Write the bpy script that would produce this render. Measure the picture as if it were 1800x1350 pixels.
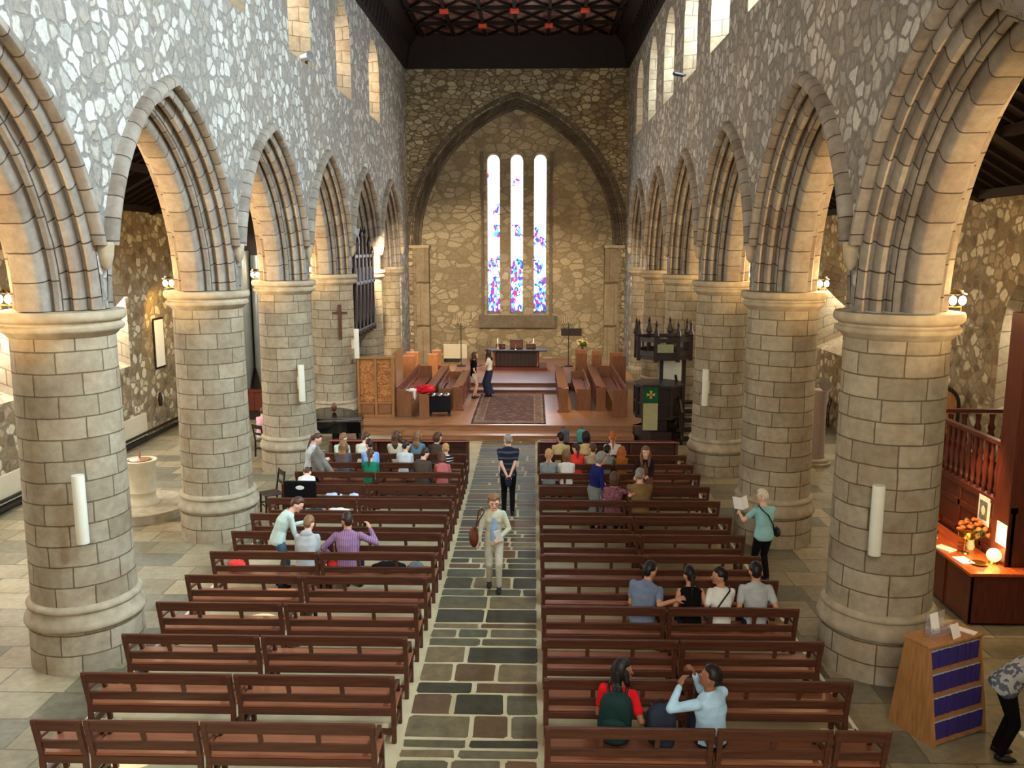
import bpy, bmesh, math, random
from mathutils import Vector, Matrix, noise
SC = bpy.context.scene
COL = SC.collection
PI = math.pi
for o in list(bpy.data.objects):
    bpy.data.objects.remove(o)

# ---------------------------------------------------------------- camera, world, light, exposure
cam_d = bpy.data.cameras.new('camera'); cam = bpy.data.objects.new('camera', cam_d); COL.objects.link(cam)
cam_d.sensor_fit = 'HORIZONTAL'; cam_d.sensor_width = 36.0; cam_d.lens = 36.0 * 1480 / 1800
cam_d.clip_start = 0.05; cam_d.clip_end = 200
cam.location = (0.77, 0, 5.65)
cam.rotation_euler = (math.radians(90 - 9.211), 0, math.radians(1.452))
SC.camera = cam
SC.view_settings.view_transform = 'Standard'; SC.view_settings.look = 'None'
SC.view_settings.exposure = 0.95; SC.view_settings.gamma = 1.0; SC.view_settings.use_curve_mapping = False
W = bpy.data.worlds.new('sky'); SC.world = W; W.use_nodes = True
_bg = W.node_tree.nodes['Background']; _bg.inputs[0].default_value = (0.75, 0.86, 1.0, 1); _bg.inputs[1].default_value = 1.0

def area(name, loc, target, sx, sy, power, color, spread=PI):
    d = bpy.data.lights.new(name, 'AREA'); d.shape = 'RECTANGLE'; d.size = sx; d.size_y = sy
    d.energy = power; d.color = color; d.spread = spread
    o = bpy.data.objects.new(name, d); COL.objects.link(o); o.location = loc
    o.rotation_euler = (Vector(target) - Vector(loc)).to_track_quat('-Z', 'Z').to_euler()
    return o
COOL = (0.62, 0.82, 1.0); WARM = (1.0, 0.66, 0.32); DAY = (1.0, 0.97, 0.92)
# daylight of the great west window behind the gallery, and of the clerestory windows (panes built below)
area('daylight_west_window', (0.5, -3.4, 8.2), (-1.5, 20, 3.0), 5.5, 6.5, 780, (1.0, 0.96, 0.9))
for _y, _p in ((4.5, 1350), (8.3, 1350), (12.0, 900), (16.4, 420), (19.9, 280), (23.6, 150), (27.2, 100), (30.8, 70)):
    area('daylight_south_clerestory', (5.6, _y, 11.7), (-4.9, _y + 2.5, 5.6), 1.0, 2.2, _p, COOL)
for _y, _p in ((21.3, 40), (26.1, 40), (31.0, 70)):
    area('daylight_north_clerestory', (-5.6, _y, 11.7), (4.9, _y + 2.0, 6.0), 1.0, 2.2, _p, (1.0, .86, .66))
# daylight of the aisle windows
for _y in (12.0, 17.3, 22.7):
    area('daylight_north_aisle', (-11.0, _y, 4.0), (-6.5, _y, 0.0), 1.0, 2.0, 150, DAY)
for _y in (9.0, 17.2, 22.8, 28.3):
    area('daylight_south_aisle', (10.9, _y, 4.0), (6.5, _y - 0.5, 0.0), 1.0, 2.0, 90, (1.0, 0.94, 0.8))
area('daylight_east_window', (0, 38.3, 6.2), (0, 24, 0), 2.4, 6.0, 260, (0.85, 0.92, 1.0))

# ---------------------------------------------------------------- tagging helpers
def tag(o, label=None, cat=None, group=None, kind=None):
    if label: o['label'] = label
    if cat: o['category'] = cat
    if group: o['group'] = group
    if kind: o['kind'] = kind
    return o
def empty(name, loc=(0, 0, 0), rz=0.0, label=None, cat=None, group=None):
    o = bpy.data.objects.new(name, None); COL.objects.link(o)
    o.location = loc; o.rotation_euler = (0, 0, rz); o.empty_display_size = 0.1
    return tag(o, label, cat, group)
KIDS = {}
def copy_tree(o, parent=None):
    c = o.copy(); COL.objects.link(c); c.parent = parent
    for ch in KIDS.get(o.name, []):
        KIDS.setdefault(c.name, []).append(copy_tree(ch, c))
    return c

def frame(z):
    z = Vector(z).normalized()
    a = Vector((0, 0, 1)) if abs(z.z) < 0.9 else Vector((1, 0, 0))
    x = a.cross(z).normalized(); y = z.cross(x)
    return Matrix((x, y, z)).transposed()

class MB:
    """collects shapes and links them as one mesh object"""
    def __init__(s): s.v = []; s.f = []; s.uv = []
    def add(s, vs, fs, uvs=None, M=None):
        b = len(s.v)
        for p in vs:
            p = Vector(p)
            if M is not None: p = M @ p
            s.v.append(p)
        for i, f in enumerate(fs):
            s.f.append([b + k for k in f]); s.uv.append(uvs[i] if uvs else None)
        return s
    def box(s, x0, x1, y0, y1, z0, z1, M=None):
        vs = [(x, y, z) for x in (x0, x1) for y in (y0, y1) for z in (z0, z1)]
        return s.add(vs, [(0, 1, 3, 2), (4, 6, 7, 5), (0, 4, 5, 1), (2, 3, 7, 6), (0, 2, 6, 4), (1, 5, 7, 3)], M=M)
    def bar(s, p0, p1, w, h, roll=None):
        """box beam from p0 to p1; w across, h along 'up'"""
        p0 = Vector(p0); p1 = Vector(p1); d = (p1 - p0); L = d.length; d.normalize()
        upv = Vector((0, 0, 1)) if abs(d.z) < 0.95 else Vector((0, 1, 0))
        if roll: upv = Vector(roll)
        x = d.cross(upv).normalized(); u = x.cross(d)
        M = Matrix((x, d, u)).transposed().to_4x4(); M.translation = p0
        return s.box(-w / 2, w / 2, 0, L, -h / 2, h / 2, M)
    def tube(s, path, r, n=10, cap=True):
        path = [Vector(p) for p in path]; m = len(path)
        rs = r if isinstance(r, (list, tuple)) else [r] * m
        vs = []
        for i, p in enumerate(path):
            d = path[min(i + 1, m - 1)] - path[max(i - 1, 0)]
            F = frame(d)
            if i and (F.col[0].dot(prev) < 0.2):
                pass
            if i:
                x = prev - d.normalized() * prev.dot(d.normalized())
                if x.length > 1e-5:
                    x.normalize(); y = d.normalized().cross(x)
                else: x, y = F.col[0], F.col[1]
            else: x, y = F.col[0].copy(), F.col[1].copy()
            prev = x
            for k in range(n):
                a = 2 * PI * k / n
                vs.append(p + (x * math.cos(a) + y * math.sin(a)) * rs[i])
        fs = [(i * n + k, i * n + (k + 1) % n, (i + 1) * n + (k + 1) % n, (i + 1) * n + k) for i in range(m - 1) for k in range(n)]
        if cap: fs += [tuple(reversed(range(n))), tuple(range((m - 1) * n, m * n))]
        return s.add(vs, fs)
    def lathe(s, prof, c=(0, 0, 0), n=32, uv=True, cap=True, a0=0.0):
        """prof = [(r, z)] bottom to top"""
        vs = []; c = Vector(c)
        for r, z in prof:
            for k in range(n):
                a = a0 + 2 * PI * k / n
                vs.append(c + Vector((r * math.cos(a), r * math.sin(a), z)))
        fs = []; uvs = []
        rr = max(p[0] for p in prof); t = [0]
        for i in range(1, len(prof)):
            t.append(t[-1] + math.dist(prof[i], prof[i - 1]))
        for i in range(len(prof) - 1):
            for k in range(n):
                fs.append((i * n + k, i * n + (k + 1) % n, (i + 1) * n + (k + 1) % n, (i + 1) * n + k))
                u0 = 2 * PI * k / n * rr; u1 = 2 * PI * (k + 1) / n * rr
                uvs.append([(u0, t[i]), (u1, t[i]), (u1, t[i + 1]), (u0, t[i + 1])])
        if cap:
            if prof[0][0] > 1e-4: fs.append(tuple(reversed(range(n)))); uvs.append(None)
            if prof[-1][0] > 1e-4: fs.append(tuple(range((len(prof) - 1) * n, len(prof) * n))); uvs.append(None)
        return s.add(vs, fs, uvs)
    def ell(s, c, r, R=None, nu=16, nv=10, fn=None):
        """ellipsoid, optional 3x3 rotation R and radial function fn(dir)->scale"""
        c = Vector(c); vs = []
        for i in range(nv + 1):
            th = PI * i / nv
            for k in range(nu):
                ph = 2 * PI * k / nu
                d = Vector((math.sin(th) * math.cos(ph), math.sin(th) * math.sin(ph), -math.cos(th)))
                q = fn(d) if fn else 1.0
                p = Vector((d.x * r[0], d.y * r[1], d.z * r[2])) * q
                if R is not None: p = R @ p
                vs.append(c + p)
        fs = [(i * nu + k, i * nu + (k + 1) % nu, (i + 1) * nu + (k + 1) % nu, (i + 1) * nu + k) for i in range(nv) for k in range(nu)]
        return s.add(vs, fs)
    def prism(s, pts, z0, z1, M=None):
        n = len(pts)
        vs = [(p[0], p[1], z0) for p in pts] + [(p[0], p[1], z1) for p in pts]
        fs = [tuple(reversed(range(n))), tuple(range(n, 2 * n))] + [(k, (k + 1) % n, n + (k + 1) % n, n + k) for k in range(n)]
        return s.add(vs, fs, M=M)
    def loft(s, rings, cap=True):
        n = len(rings[0]); vs = [p for r in rings for p in r]
        fs = [(i * n + k, i * n + (k + 1) % n, (i + 1) * n + (k + 1) % n, (i + 1) * n + k) for i in range(len(rings) - 1) for k in range(n)]
        if cap: fs += [tuple(reversed(range(n))), tuple(range((len(rings) - 1) * n, len(rings) * n))]
        return s.add(vs, fs)
    def build(s, name, mat, parent=None, smooth=None, bevel=None, weld=True, recalc=True):
        me = bpy.data.meshes.new(name)
        me.from_pydata([tuple(p) for p in s.v], [], s.f)
        if any(s.uv):
            l = me.uv_layers.new(name='UVMap'); i = 0
            for f, u in zip(s.f, s.uv):
                for k in range(len(f)):
                    if u: l.data[i].uv = u[k]
                    i += 1
        bm = bmesh.new(); bm.from_mesh(me)
        if weld: bmesh.ops.remove_doubles(bm, verts=bm.verts, dist=1e-5)
        if recalc: bmesh.ops.recalc_face_normals(bm, faces=bm.faces)
        bm.to_mesh(me); bm.free()
        if smooth is not None:
            for p in me.polygons: p.use_smooth = True
            me.set_sharp_from_angle(angle=math.radians(smooth))
        if mat: me.materials.append(mat)
        o = bpy.data.objects.new(name, me); COL.objects.link(o)
        if parent:
            o.parent = parent; KIDS.setdefault(parent.name, []).append(o)
        if bevel:
            m = o.modifiers.new('bevel', 'BEVEL'); m.width = bevel; m.segments = 2; m.limit_method = 'ANGLE'; m.angle_limit = 0.6
        return o

# ---------------------------------------------------------------- materials
def lin(c):
    return tuple(((x / 255) / 12.92 if x / 255 < 0.04045 else ((x / 255 + 0.055) / 1.055) ** 2.4) for x in c) + (1,)
class NT:
    def __init__(s, name, rough=0.8, spec=0.3):
        s.m = bpy.data.materials.new(name); s.m.use_nodes = True; s.t = s.m.node_tree
        s.b = s.t.nodes['Principled BSDF']; s.b.inputs['Roughness'].default_value = rough
        s.b.inputs['Specular IOR Level'].default_value = spec
    def n(s, typ, props=None, **ins):
        x = s.t.nodes.new(typ)
        for k, v in (props or {}).items(): setattr(x, k, v)
        for k, v in ins.items():
            k = k.replace('_', ' ')
            if isinstance(v, tuple) and len(v) == 2 and hasattr(v[0], 'outputs'):
                s.t.links.new(v[0].outputs[v[1]], x.inputs[k])
            else: x.inputs[k].default_value = v
        return x
    def link(s, a, ao, b, bi): s.t.links.new(a.outputs[ao], b.inputs[bi])
    def ramp(s, src, out, stops, interp='LINEAR'):
        r = s.t.nodes.new('ShaderNodeValToRGB'); r.color_ramp.interpolation = interp
        el = r.color_ramp.elements
        while len(el) < len(stops): el.new(0.5)
        for e, (p, c) in zip(el, stops): e.position = p; e.color = c if len(c) == 4 else lin(c)
        s.link(src, out, r, 0); return r
    def mix(s, a, b, fac, mode='MIX'):
        x = s.t.nodes.new('ShaderNodeMix'); x.data_type = 'RGBA'; x.blend_type = mode
        for i, v in ((0, fac), (6, a), (7, b)):
            if isinstance(v, tuple) and len(v) == 2 and hasattr(v[0], 'outputs'): s.t.links.new(v[0].outputs[v[1]], x.inputs[i])
            else: x.inputs[i].default_value = v
        return (x, 2)
    def col(s, v): s.t.links.new(v[0].outputs[v[1]], s.b.inputs['Base Color'])
    def bump(s, v, strength=0.5, dist=0.02):
        b = s.t.nodes.new('ShaderNodeBump'); b.inputs['Strength'].default_value = strength; b.inputs['Distance'].default_value = dist
        s.t.links.new(v[0].outputs[v[1]], b.inputs['Height']); s.t.links.new(b.outputs[0], s.b.inputs['Normal'])

def rubble(name, scl, cols, mortar, warp=0.12, mw=0.05, dist=0.05, r0=0.5, r1=0.68):
    t = NT(name, 0.9, 0.15)
    tc = t.n('ShaderNodeTexCoord')
    mp = t.n('ShaderNodeMapping', Vector=(tc, 'Object')); mp.inputs['Scale'].default_value = scl
    nz = t.n('ShaderNodeTexNoise', Vector=(mp, 0), Scale=1.3, Detail=3.0)
    wv = t.n('ShaderNodeVectorMath', {'operation': 'MULTIPLY_ADD'})
    t.link(nz, 'Color', wv, 0); wv.inputs[1].default_value = (warp * 6,) * 3; t.link(mp, 0, wv, 2)
    vc = t.n('ShaderNodeTexVoronoi', {'feature': 'F1'}, Vector=(wv, 0), Scale=1.0, Randomness=0.95)
    ve = t.n('ShaderNodeTexVoronoi', {'feature': 'DISTANCE_TO_EDGE'}, Vector=(wv, 0), Scale=1.0, Randomness=0.95)
    sep = t.n('ShaderNodeSeparateColor'); t.link(vc, 'Color', sep, 0)
    n = len(cols); r = t.ramp(sep, 0, [(i / n, c) for i, c in enumerate(cols)], 'CONSTANT')
    fine = t.n('ShaderNodeTexNoise', Vector=(tc, 'Object'), Scale=14.0, Detail=5.0, Roughness=0.65)
    big = t.n('ShaderNodeTexNoise', Vector=(tc, 'Object'), Scale=0.55, Detail=2.0)
    fr = t.ramp(fine, 0, [(0.25, (0.62, 0.62, 0.62, 1)), (0.75, (1.15, 1.15, 1.15, 1))])
    br = t.ramp(big, 0, [(0.3, (0.86, 0.84, 0.8, 1)), (0.7, (1.1, 1.1, 1.08, 1))])
    c = t.mix((r, 0), (fr, 0), 1.0, 'MULTIPLY'); c = t.mix(c, (br, 0), 1.0, 'MULTIPLY')
    # mortar joint width varies, so some stones are flush and some deep set
    jn = t.n('ShaderNodeMath', {'operation': 'MULTIPLY_ADD'}); t.link(nz, 0, jn, 0); jn.inputs[1].default_value = -0.10; t.link(ve, 'Distance', jn, 2)
    rd = t.n('ShaderNodeMapRange'); t.link(vc, 'Distance', rd, 0); rd.inputs[1].default_value = r0; rd.inputs[2].default_value = r1; rd.inputs[3].default_value = 1.0; rd.inputs[4].default_value = 0.0
    m0 = t.ramp(jn, 0, [(0.0, (0, 0, 0, 1)), (mw, (1, 1, 1, 1))])
    mk = t.n('ShaderNodeMath', {'operation': 'MULTIPLY'}); t.link(m0, 0, mk, 0); t.link(rd, 0, mk, 1)
    mcol = t.mix(lin(mortar), (fr, 0), 1.0, 'MULTIPLY')
    t.col(t.mix(mcol, c, (mk, 0)))
    h = t.ramp(jn, 0, [(0.0, (0, 0, 0, 1)), (mw * 1.4, (0.6, 0.6, 0.6, 1)), (0.45, (1, 1, 1, 1))])
    h2 = t.mix((h, 0), (mk, 0), 0.6)
    hh = t.mix(h2, (fine, 0), 0.22)
    t.bump(hh, 0.6, dist)
    return t.m

def ashlar(name, c1, c2, mortar, bw=0.62, bh=0.34, coord='UV', mort=0.010, tint=(0.72, 0.56, 0.48)):
    t = NT(name, 0.88, 0.15)
    tc = t.n('ShaderNodeTexCoord')
    src = (tc, coord)
    nz = t.n('ShaderNodeTexNoise', Vector=src, Scale=2.2, Detail=2.0)
    wv = t.n('ShaderNodeVectorMath', {'operation': 'MULTIPLY_ADD'})
    t.link(nz, 'Color', wv, 0); wv.inputs[1].default_value = (0.045, 0.035, 0.0); t.link(tc, coord, wv, 2)
    def brick(a, b, m, off=(0, 0, 0)):
        x = t.n('ShaderNodeTexBrick', Vector=(wv, 0), Scale=1.0)
        x.inputs['Color1'].default_value = a; x.inputs['Color2'].default_value = b; x.inputs['Mortar'].default_value = m
        x.inputs['Mortar Size'].default_value = mort; x.inputs['Mortar Smooth'].default_value = 0.25
        x.inputs['Brick Width'].default_value = bw; x.inputs['Row Height'].default_value = bh
        x.offset = 0.5; x.squash = 0.8; x.squash_frequency = 3
        return x
    b1 = brick(lin(c1), lin(c2), lin(mortar))
    fine = t.n('ShaderNodeTexNoise', Vector=(tc, 'Object'), Scale=9.0, Detail=6.0, Roughness=0.65)
    big = t.n('ShaderNodeTexNoise', Vector=(tc, 'Object'), Scale=1.7, Detail=3.0)
    fr = t.ramp(fine, 0, [(0.25, (0.72, 0.72, 0.72, 1)), (0.75, (1.14, 1.14, 1.14, 1))])
    br = t.ramp(big, 0, [(0.42, (1, 1, 1, 1)), (0.72, tint + (1,))])
    c = t.mix((b1, 0), (fr, 0), 1.0, 'MULTIPLY'); c = t.mix(c, (br, 0), 0.6, 'MULTIPLY')
    t.col(c)
    inv = t.n('ShaderNodeMath', {'operation': 'SUBTRACT'}); inv.inputs[0].default_value = 1.0; t.link(b1, 'Fac', inv, 1)
    hh = t.mix((inv, 0), (fine, 0), 0.3)
    t.bump(hh, 0.8, 0.02)
    return t.m

def wood(name, c1, c2, rough=0.38, spec=0.45, scale=(1.2, 14, 14), coord='Object', streak=0.5):
    t = NT(name, rough, spec)
    tc = t.n('ShaderNodeTexCoord')
    mp = t.n('ShaderNodeMapping', Vector=(tc, coord)); mp.inputs['Scale'].default_value = scale
    nz = t.n('ShaderNodeTexNoise', Vector=(mp, 0), Scale=2.0, Detail=6.0, Roughness=0.6)
    r = t.ramp(nz, 0, [(0.3, c1), (0.7, c2)])
    t.col((r, 0)); t.bump((nz, 0), 0.12, 0.005)
    return t.m

def plain(name, c, rough=0.7, spec=0.3, var=0.12, scale=8.0, metal=0.0, bump=0.0):
    t = NT(name, rough, spec); t.b.inputs['Metallic'].default_value = metal
    tc = t.n('ShaderNodeTexCoord')
    nz = t.n('ShaderNodeTexNoise', Vector=(tc, 'Object'), Scale=scale, Detail=4.0)
    a = lin(c); lo = tuple(x * (1 - var) for x in a[:3]) + (1,); hi = tuple(min(1, x * (1 + var)) for x in a[:3]) + (1,)
    r = t.ramp(nz, 0, [(0.3, lo), (0.7, hi)]); t.col((r, 0))
    if bump: t.bump((nz, 0), bump, 0.01)
    return t.m
def emit(name, c, strength):
    t = NT(name); t.b.inputs['Base Color'].default_value = lin(c)
    t.b.inputs['Emission Color'].default_value = lin(c); t.b.inputs['Emission Strength'].default_value = strength
    return t.m

M = {}
M['rub_nave'] = rubble('rubble_nave', (3.9, 3.9, 4.2), [(152, 148, 138), (172, 168, 158), (136, 129, 118), (188, 184, 174), (142, 135, 122), (160, 152, 138), (176, 170, 158)], (128, 122, 112), dist=.05, mw=.045, r0=.56, r1=.74)
M['rub_warm'] = rubble('rubble_aisle', (3.6, 3.6, 4.2), [(150, 138, 114), (190, 178, 150), (122, 106, 84), (206, 196, 168), (140, 120, 92), (168, 150, 122)], (138, 124, 98), mw=0.05, dist=.045, r0=.55, r1=.74)
M['rub_east'] = rubble('rubble_east', (2.7, 2.7, 4.8), [(150, 138, 108), (172, 160, 128), (136, 120, 92), (182, 170, 138), (144, 128, 98), (160, 146, 116)], (106, 93, 69), warp=0.08, mw=0.03, dist=0.03, r0=.62, r1=.8)
M['infill'] = rubble('rubble_infill', (1.9, 1.9, 3.3), [(150, 138, 112), (166, 152, 124), (138, 124, 98), (158, 146, 120)], (130, 116, 90), warp=0.05, mw=0.03, dist=0.02, r0=.62, r1=.8)
M['shaft'] = ashlar('ashlar_shaft', (168, 156, 130), (142, 130, 106), (104, 92, 70), 0.62, 0.285)
M['voussoir'] = ashlar('ashlar_voussoir', (146, 138, 124), (116, 107, 94), (74, 65, 54), 0.42, 0.9)
M['dressed'] = ashlar('ashlar_dressed', (150, 136, 110), (128, 114, 90), (98, 84, 62), 0.55, 0.36)
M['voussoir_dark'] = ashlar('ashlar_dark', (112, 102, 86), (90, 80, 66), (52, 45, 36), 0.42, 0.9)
M['capital'] = plain('carved_stone', (160, 146, 120), 0.88, 0.15, 0.22, 5.0, bump=0.6)
M['pew'] = wood('pew_mahogany', (62, 33, 20), (94, 52, 33), 0.4)
M['pew_seat'] = wood('pew_seat_board', (118, 68, 44), (150, 90, 60), 0.34)
M['oak'] = wood('light_oak', (134, 90, 48), (172, 122, 70), 0.42, scale=(14, 14, 1.4))
M['stall'] = wood('stall_oak', (118, 74, 44), (152, 100, 62), 0.4, scale=(14, 14, 1.4))
M['stall_top'] = wood('stall_red_top', (112, 62, 48), (146, 88, 70), 0.25, 0.6, scale=(14, 1.4, 14))
M['dark'] = wood('dark_oak', (22, 13, 9), (46, 27, 18), 0.4, scale=(14, 14, 1.4))
M['ceil_dark'] = wood('ceiling_dark_oak', (20, 13, 10), (40, 27, 21), 0.6, 0.2)
M['redwood'] = wood('red_mahogany', (66, 26, 16), (98, 44, 26), 0.33, scale=(14, 14, 1.4))
M['plat'] = wood('platform_oak', (142, 96, 62), (178, 128, 88), 0.3, 0.5, scale=(1.0, 9, 9))
M['white'] = plain('white_paper', (232, 228, 214), 0.6, 0.3, 0.03)
M['cream'] = plain('cream_paint', (214, 212, 190), 0.45, 0.4, 0.03)
M['blackgloss'] = plain('black_lacquer', (12, 12, 13), 0.08, 0.6, 0.1)
M['blackiron'] = plain('black_iron', (28, 24, 20), 0.5, 0.4, 0.1)
M['brass'] = plain('brass', (196, 150, 70), 0.25, 0.5, 0.05, metal=1.0)
M['chrome'] = plain('steel', (190, 190, 190), 0.25, 0.5, 0.05, metal=1.0)
M['pipe'] = plain('organ_pipe_metal', (120, 124, 118), 0.38, 0.5, 0.1, 2.0, metal=0.55)
M['pane'] = emit('daylit_glass', (236, 242, 255), 3.0)
M['pane_s'] = emit('daylit_clear_glass', (240, 244, 250), 4.0)
M['bulb'] = emit('lit_bulb', (255, 226, 170), 30.0)

# ---------------------------------------------------------------- the church: measures
NW, AW = 4.9, 6.1            # nave wall faces: nave side, aisle side
COLY = [11.05 + 5.05 * k for k in range(-2, 6)]
SPR, CO = 4.85, 1.04         # springing height, centre offset of the arcs
YE = 38.5                    # east wall
HW = 2.525
def archz(dy, R):
    q = R * R - (abs(dy) + CO) ** 2
    return SPR + math.sqrt(q) if q > 0 else SPR
SILL = 10.15
def win_top(dy, hw, spring=11.9, rise=0.95):
    t = min(1.0, abs(dy) / hw)
    return spring + rise * math.sqrt(max(0, 1 - t ** 1.7))

def nave_wall(name, side, wins, hw):
    ys = set([0.95, YE])
    for k in range(len(COLY) - 1):
        yc = (COLY[k] + COLY[k + 1]) / 2
        for i in range(-24, 25): ys.add(round(yc + 2.46 * i / 24, 4))
        ys.add(round(yc - HW, 4)); ys.add(round(yc + HW, 4))
    for w in wins:
        for i in range(-8, 9): ys.add(round(w + hw * i / 8, 4))
    ys = sorted(y for y in ys if 0.9 <= y <= YE)
    def low(y):
        for k in range(len(COLY) - 1):
            yc = (COLY[k] + COLY[k + 1]) / 2
            if abs(y - yc) <= 2.4601: return archz(y - yc, 3.5)
        return 0.0 if y >= COLY[-1] - 0.001 else SPR
    def top(y, h=hw):
        for w in wins:
            if abs(y - w) <= h + 1e-3: return win_top(y - w, h)
        return SILL
    m = MB()
    for X in (side * NW, side * AW):
        lo = []; hi = []; tp = []; ce = []
        for y in ys:
            lo.append((X, y, low(y))); hi.append((X, y, SILL)); tp.append((X, y, top(y))); ce.append((X, y, 15.0))
        for i in range(len(ys) - 1):
            ym = (ys[i] + ys[i + 1]) / 2
            a, b = lo[i], lo[i + 1]
            if low(ym) == 0.0 and a[2] > 0.01: a = (X, ys[i], 0.0)
            m.add([a, b, hi[i + 1], hi[i]], [(0, 1, 2, 3)])
            isw = any(abs(ym - w) < hw for w in wins)
            if isw and X == side * NW or isw:
                m.add([tp[i], tp[i + 1], ce[i + 1], ce[i]], [(0, 1, 2, 3)])
            else:
                m.add([hi[i], hi[i + 1], ce[i + 1], ce[i]], [(0, 1, 2, 3)])
    # underside over the columns and the end of the solid wall
    for y in COLY[:-1]:
        m.add([(side * NW, y - 0.066, SPR), (side * NW, y + 0.066, SPR), (side * AW, y + 0.066, SPR), (side * AW, y - 0.066, SPR)], [(0, 1, 2, 3)])
    y = COLY[-1] - 0.066
    m.add([(side * NW, y, 0), (side * AW, y, 0), (side * AW, y, SPR), (side * NW, y, SPR)], [(0, 1, 2, 3)])
    o = m.build(name, M['rub_nave'], recalc=False); tag(o, kind='structure')
    # splayed ashlar reveals and panes of the clerestory
    for n_, w in enumerate(wins):
        r = MB(); h2 = hw * 0.8
        def outline(h, x, s0, dt):
            pts = [(x, w - h, s0)] + [(x, w + h * i / 8, win_top(h * i / 8, h) - dt) for i in range(-8, 9)] + [(x, w + h, s0)]
            return pts
        A = outline(hw, side * NW, SILL, 0); B = outline(h2, side * (AW - 0.08), SILL + 0.12, 0.12)
        for i in range(len(A)):
            j = (i + 1) % len(A)
            v0 = sum(math.dist(A[q], A[q + 1]) for q in range(i)) if i else 0
            L = math.dist(A[i], A[j])
            r.add([A[i], A[j], B[j], B[i]], [(0, 1, 2, 3)], [[(0, v0), (0, v0 + L), (1.1, v0 + L), (1.1, v0)]])
        f = r.build('window_%d' % (n_ + (1 if side > 0 else 20)), M['dressed'], recalc=False); tag(f, kind='structure')
        p = MB(); p.add(B, [tuple(range(len(B)))]); p.build('pane', M['pane_s'] if side > 0 else M['pane'], f, recalc=False)
    return o
nave_wall('wall_north_arcade', -1, [16.3, 21.3, 26.1, 31.0], 0.98)
nave_wall('wall_south_arcade', 1, [5.6, 9.2, 12.7, 16.4, 19.95, 23.6, 27.2, 30.8, 34.4], 0.98)

# arches: one stone arch per bay, with hood mould
PROF = [(0, 3.50), (0, 3.36), (.03, 3.31), (.075, 3.33), (.10, 3.40), (.135, 3.38), (.145, 3.28), (.175, 3.22), (.225, 3.20), (.265, 3.235),
        (.28, 3.30), (.305, 3.28), (.32, 3.16), (.355, 3.105), (.41, 3.09), (.44, 3.12), (.45, 3.17), (.47, 3.13), (.475, 3.01), (.50, 2.96), (.54, 2.94),
        (.80, 2.94), (.84, 2.97), (.86, 3.10), (.90, 3.14), (.97, 3.16), (1.0, 3.22), (1.0, 3.34), (1.06, 3.36), (1.16, 3.40), (1.2, 3.5)]
HOOD = [(0.02, 3.46), (-.03, 3.43), (-.10, 3.43), (-.145, 3.46), (-.155, 3.51), (-.135, 3.56), (-.08, 3.60), (-.02, 3.61), (0.0, 3.62)]
def sweep(side, yc, prof, z0=SPR, n=22, uvscale=1.0):
    m = MB(); cols = []
    for d, R in prof:
        a1 = math.acos(CO / R); a0 = math.asin(max(0, (z0 - SPR) / R))
        half = [(math.cos(a0 + (a1 - a0) * i / n) * R - CO, SPR + math.sin(a0 + (a1 - a0) * i / n) * R) for i in range(n + 1)]
        pts = half + [(-y, z) for y, z in reversed(half[:-1])]
        cols.append([(side * (NW + d), yc + y, z) for y, z in pts])
    s = 0; K = len(cols[0]); rr = 3.2; v = 0
    for j in range(len(prof) - 1):
        dv = math.dist(prof[j], prof[j + 1])
        for i in range(K - 1):
            u0 = rr * 1.24 * i / n; u1 = rr * 1.24 * (i + 1) / n
            m.add([cols[j][i], cols[j][i + 1], cols[j + 1][i + 1], cols[j + 1][i]], [(0, 1, 2, 3)], [[(u0, v), (u1, v), (u1, v + dv), (u0, v + dv)]])
        v += dv
    return m
ordn = ['nearest', 'second', 'third', 'fourth', 'fifth', 'sixth', 'farthest']
for side, sn in ((-1, 'left'), (1, 'right')):
    for k in range(len(COLY) - 1):
        yc = (COLY[k] + COLY[k + 1]) / 2
        m = sweep(side, yc, PROF)
        nm = {0: 'arch closest to the gallery', 1: 'nearest big arch cut by the picture edge', 2: 'first whole arch beyond the nearest column', 3: 'second whole arch from the camera', 4: 'third whole arch from the camera', 5: 'fourth whole arch, beside the choir stalls', 6: 'last narrow arch before the east wall'}[k]
        a = m.build('stone_arch', M['voussoir'], smooth=38, recalc=False)
        tag(a, 'pointed stone arch of the %s arcade, %s' % (sn, nm), 'arch', 'pointed arches of the nave arcades')
        h = sweep(side, yc, HOOD, z0=5.68).build('hood_mould', M['voussoir'], a, smooth=40, recalc=False)
# hood stops where two hoods meet
for side, sn in ((-1, 'left'), (1, 'right')):
    for k in range(1, len(COLY)):
        y = COLY[k]
        m = MB(); m.lathe([(0.02, -0.26), (0.07, -0.2), (0.1, -0.08), (0.115, 0.06), (0.1, 0.1)], (side * (NW - 0.05), y, 5.62), 12)
        o = m.build('corbel_stop', M['capital'], smooth=50)
        tag(o, 'small rounded stone stop where two hoods meet, above the %s column of the %s arcade' % (ordn[k - 1], sn), 'carving', 'hood mould stops')

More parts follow.
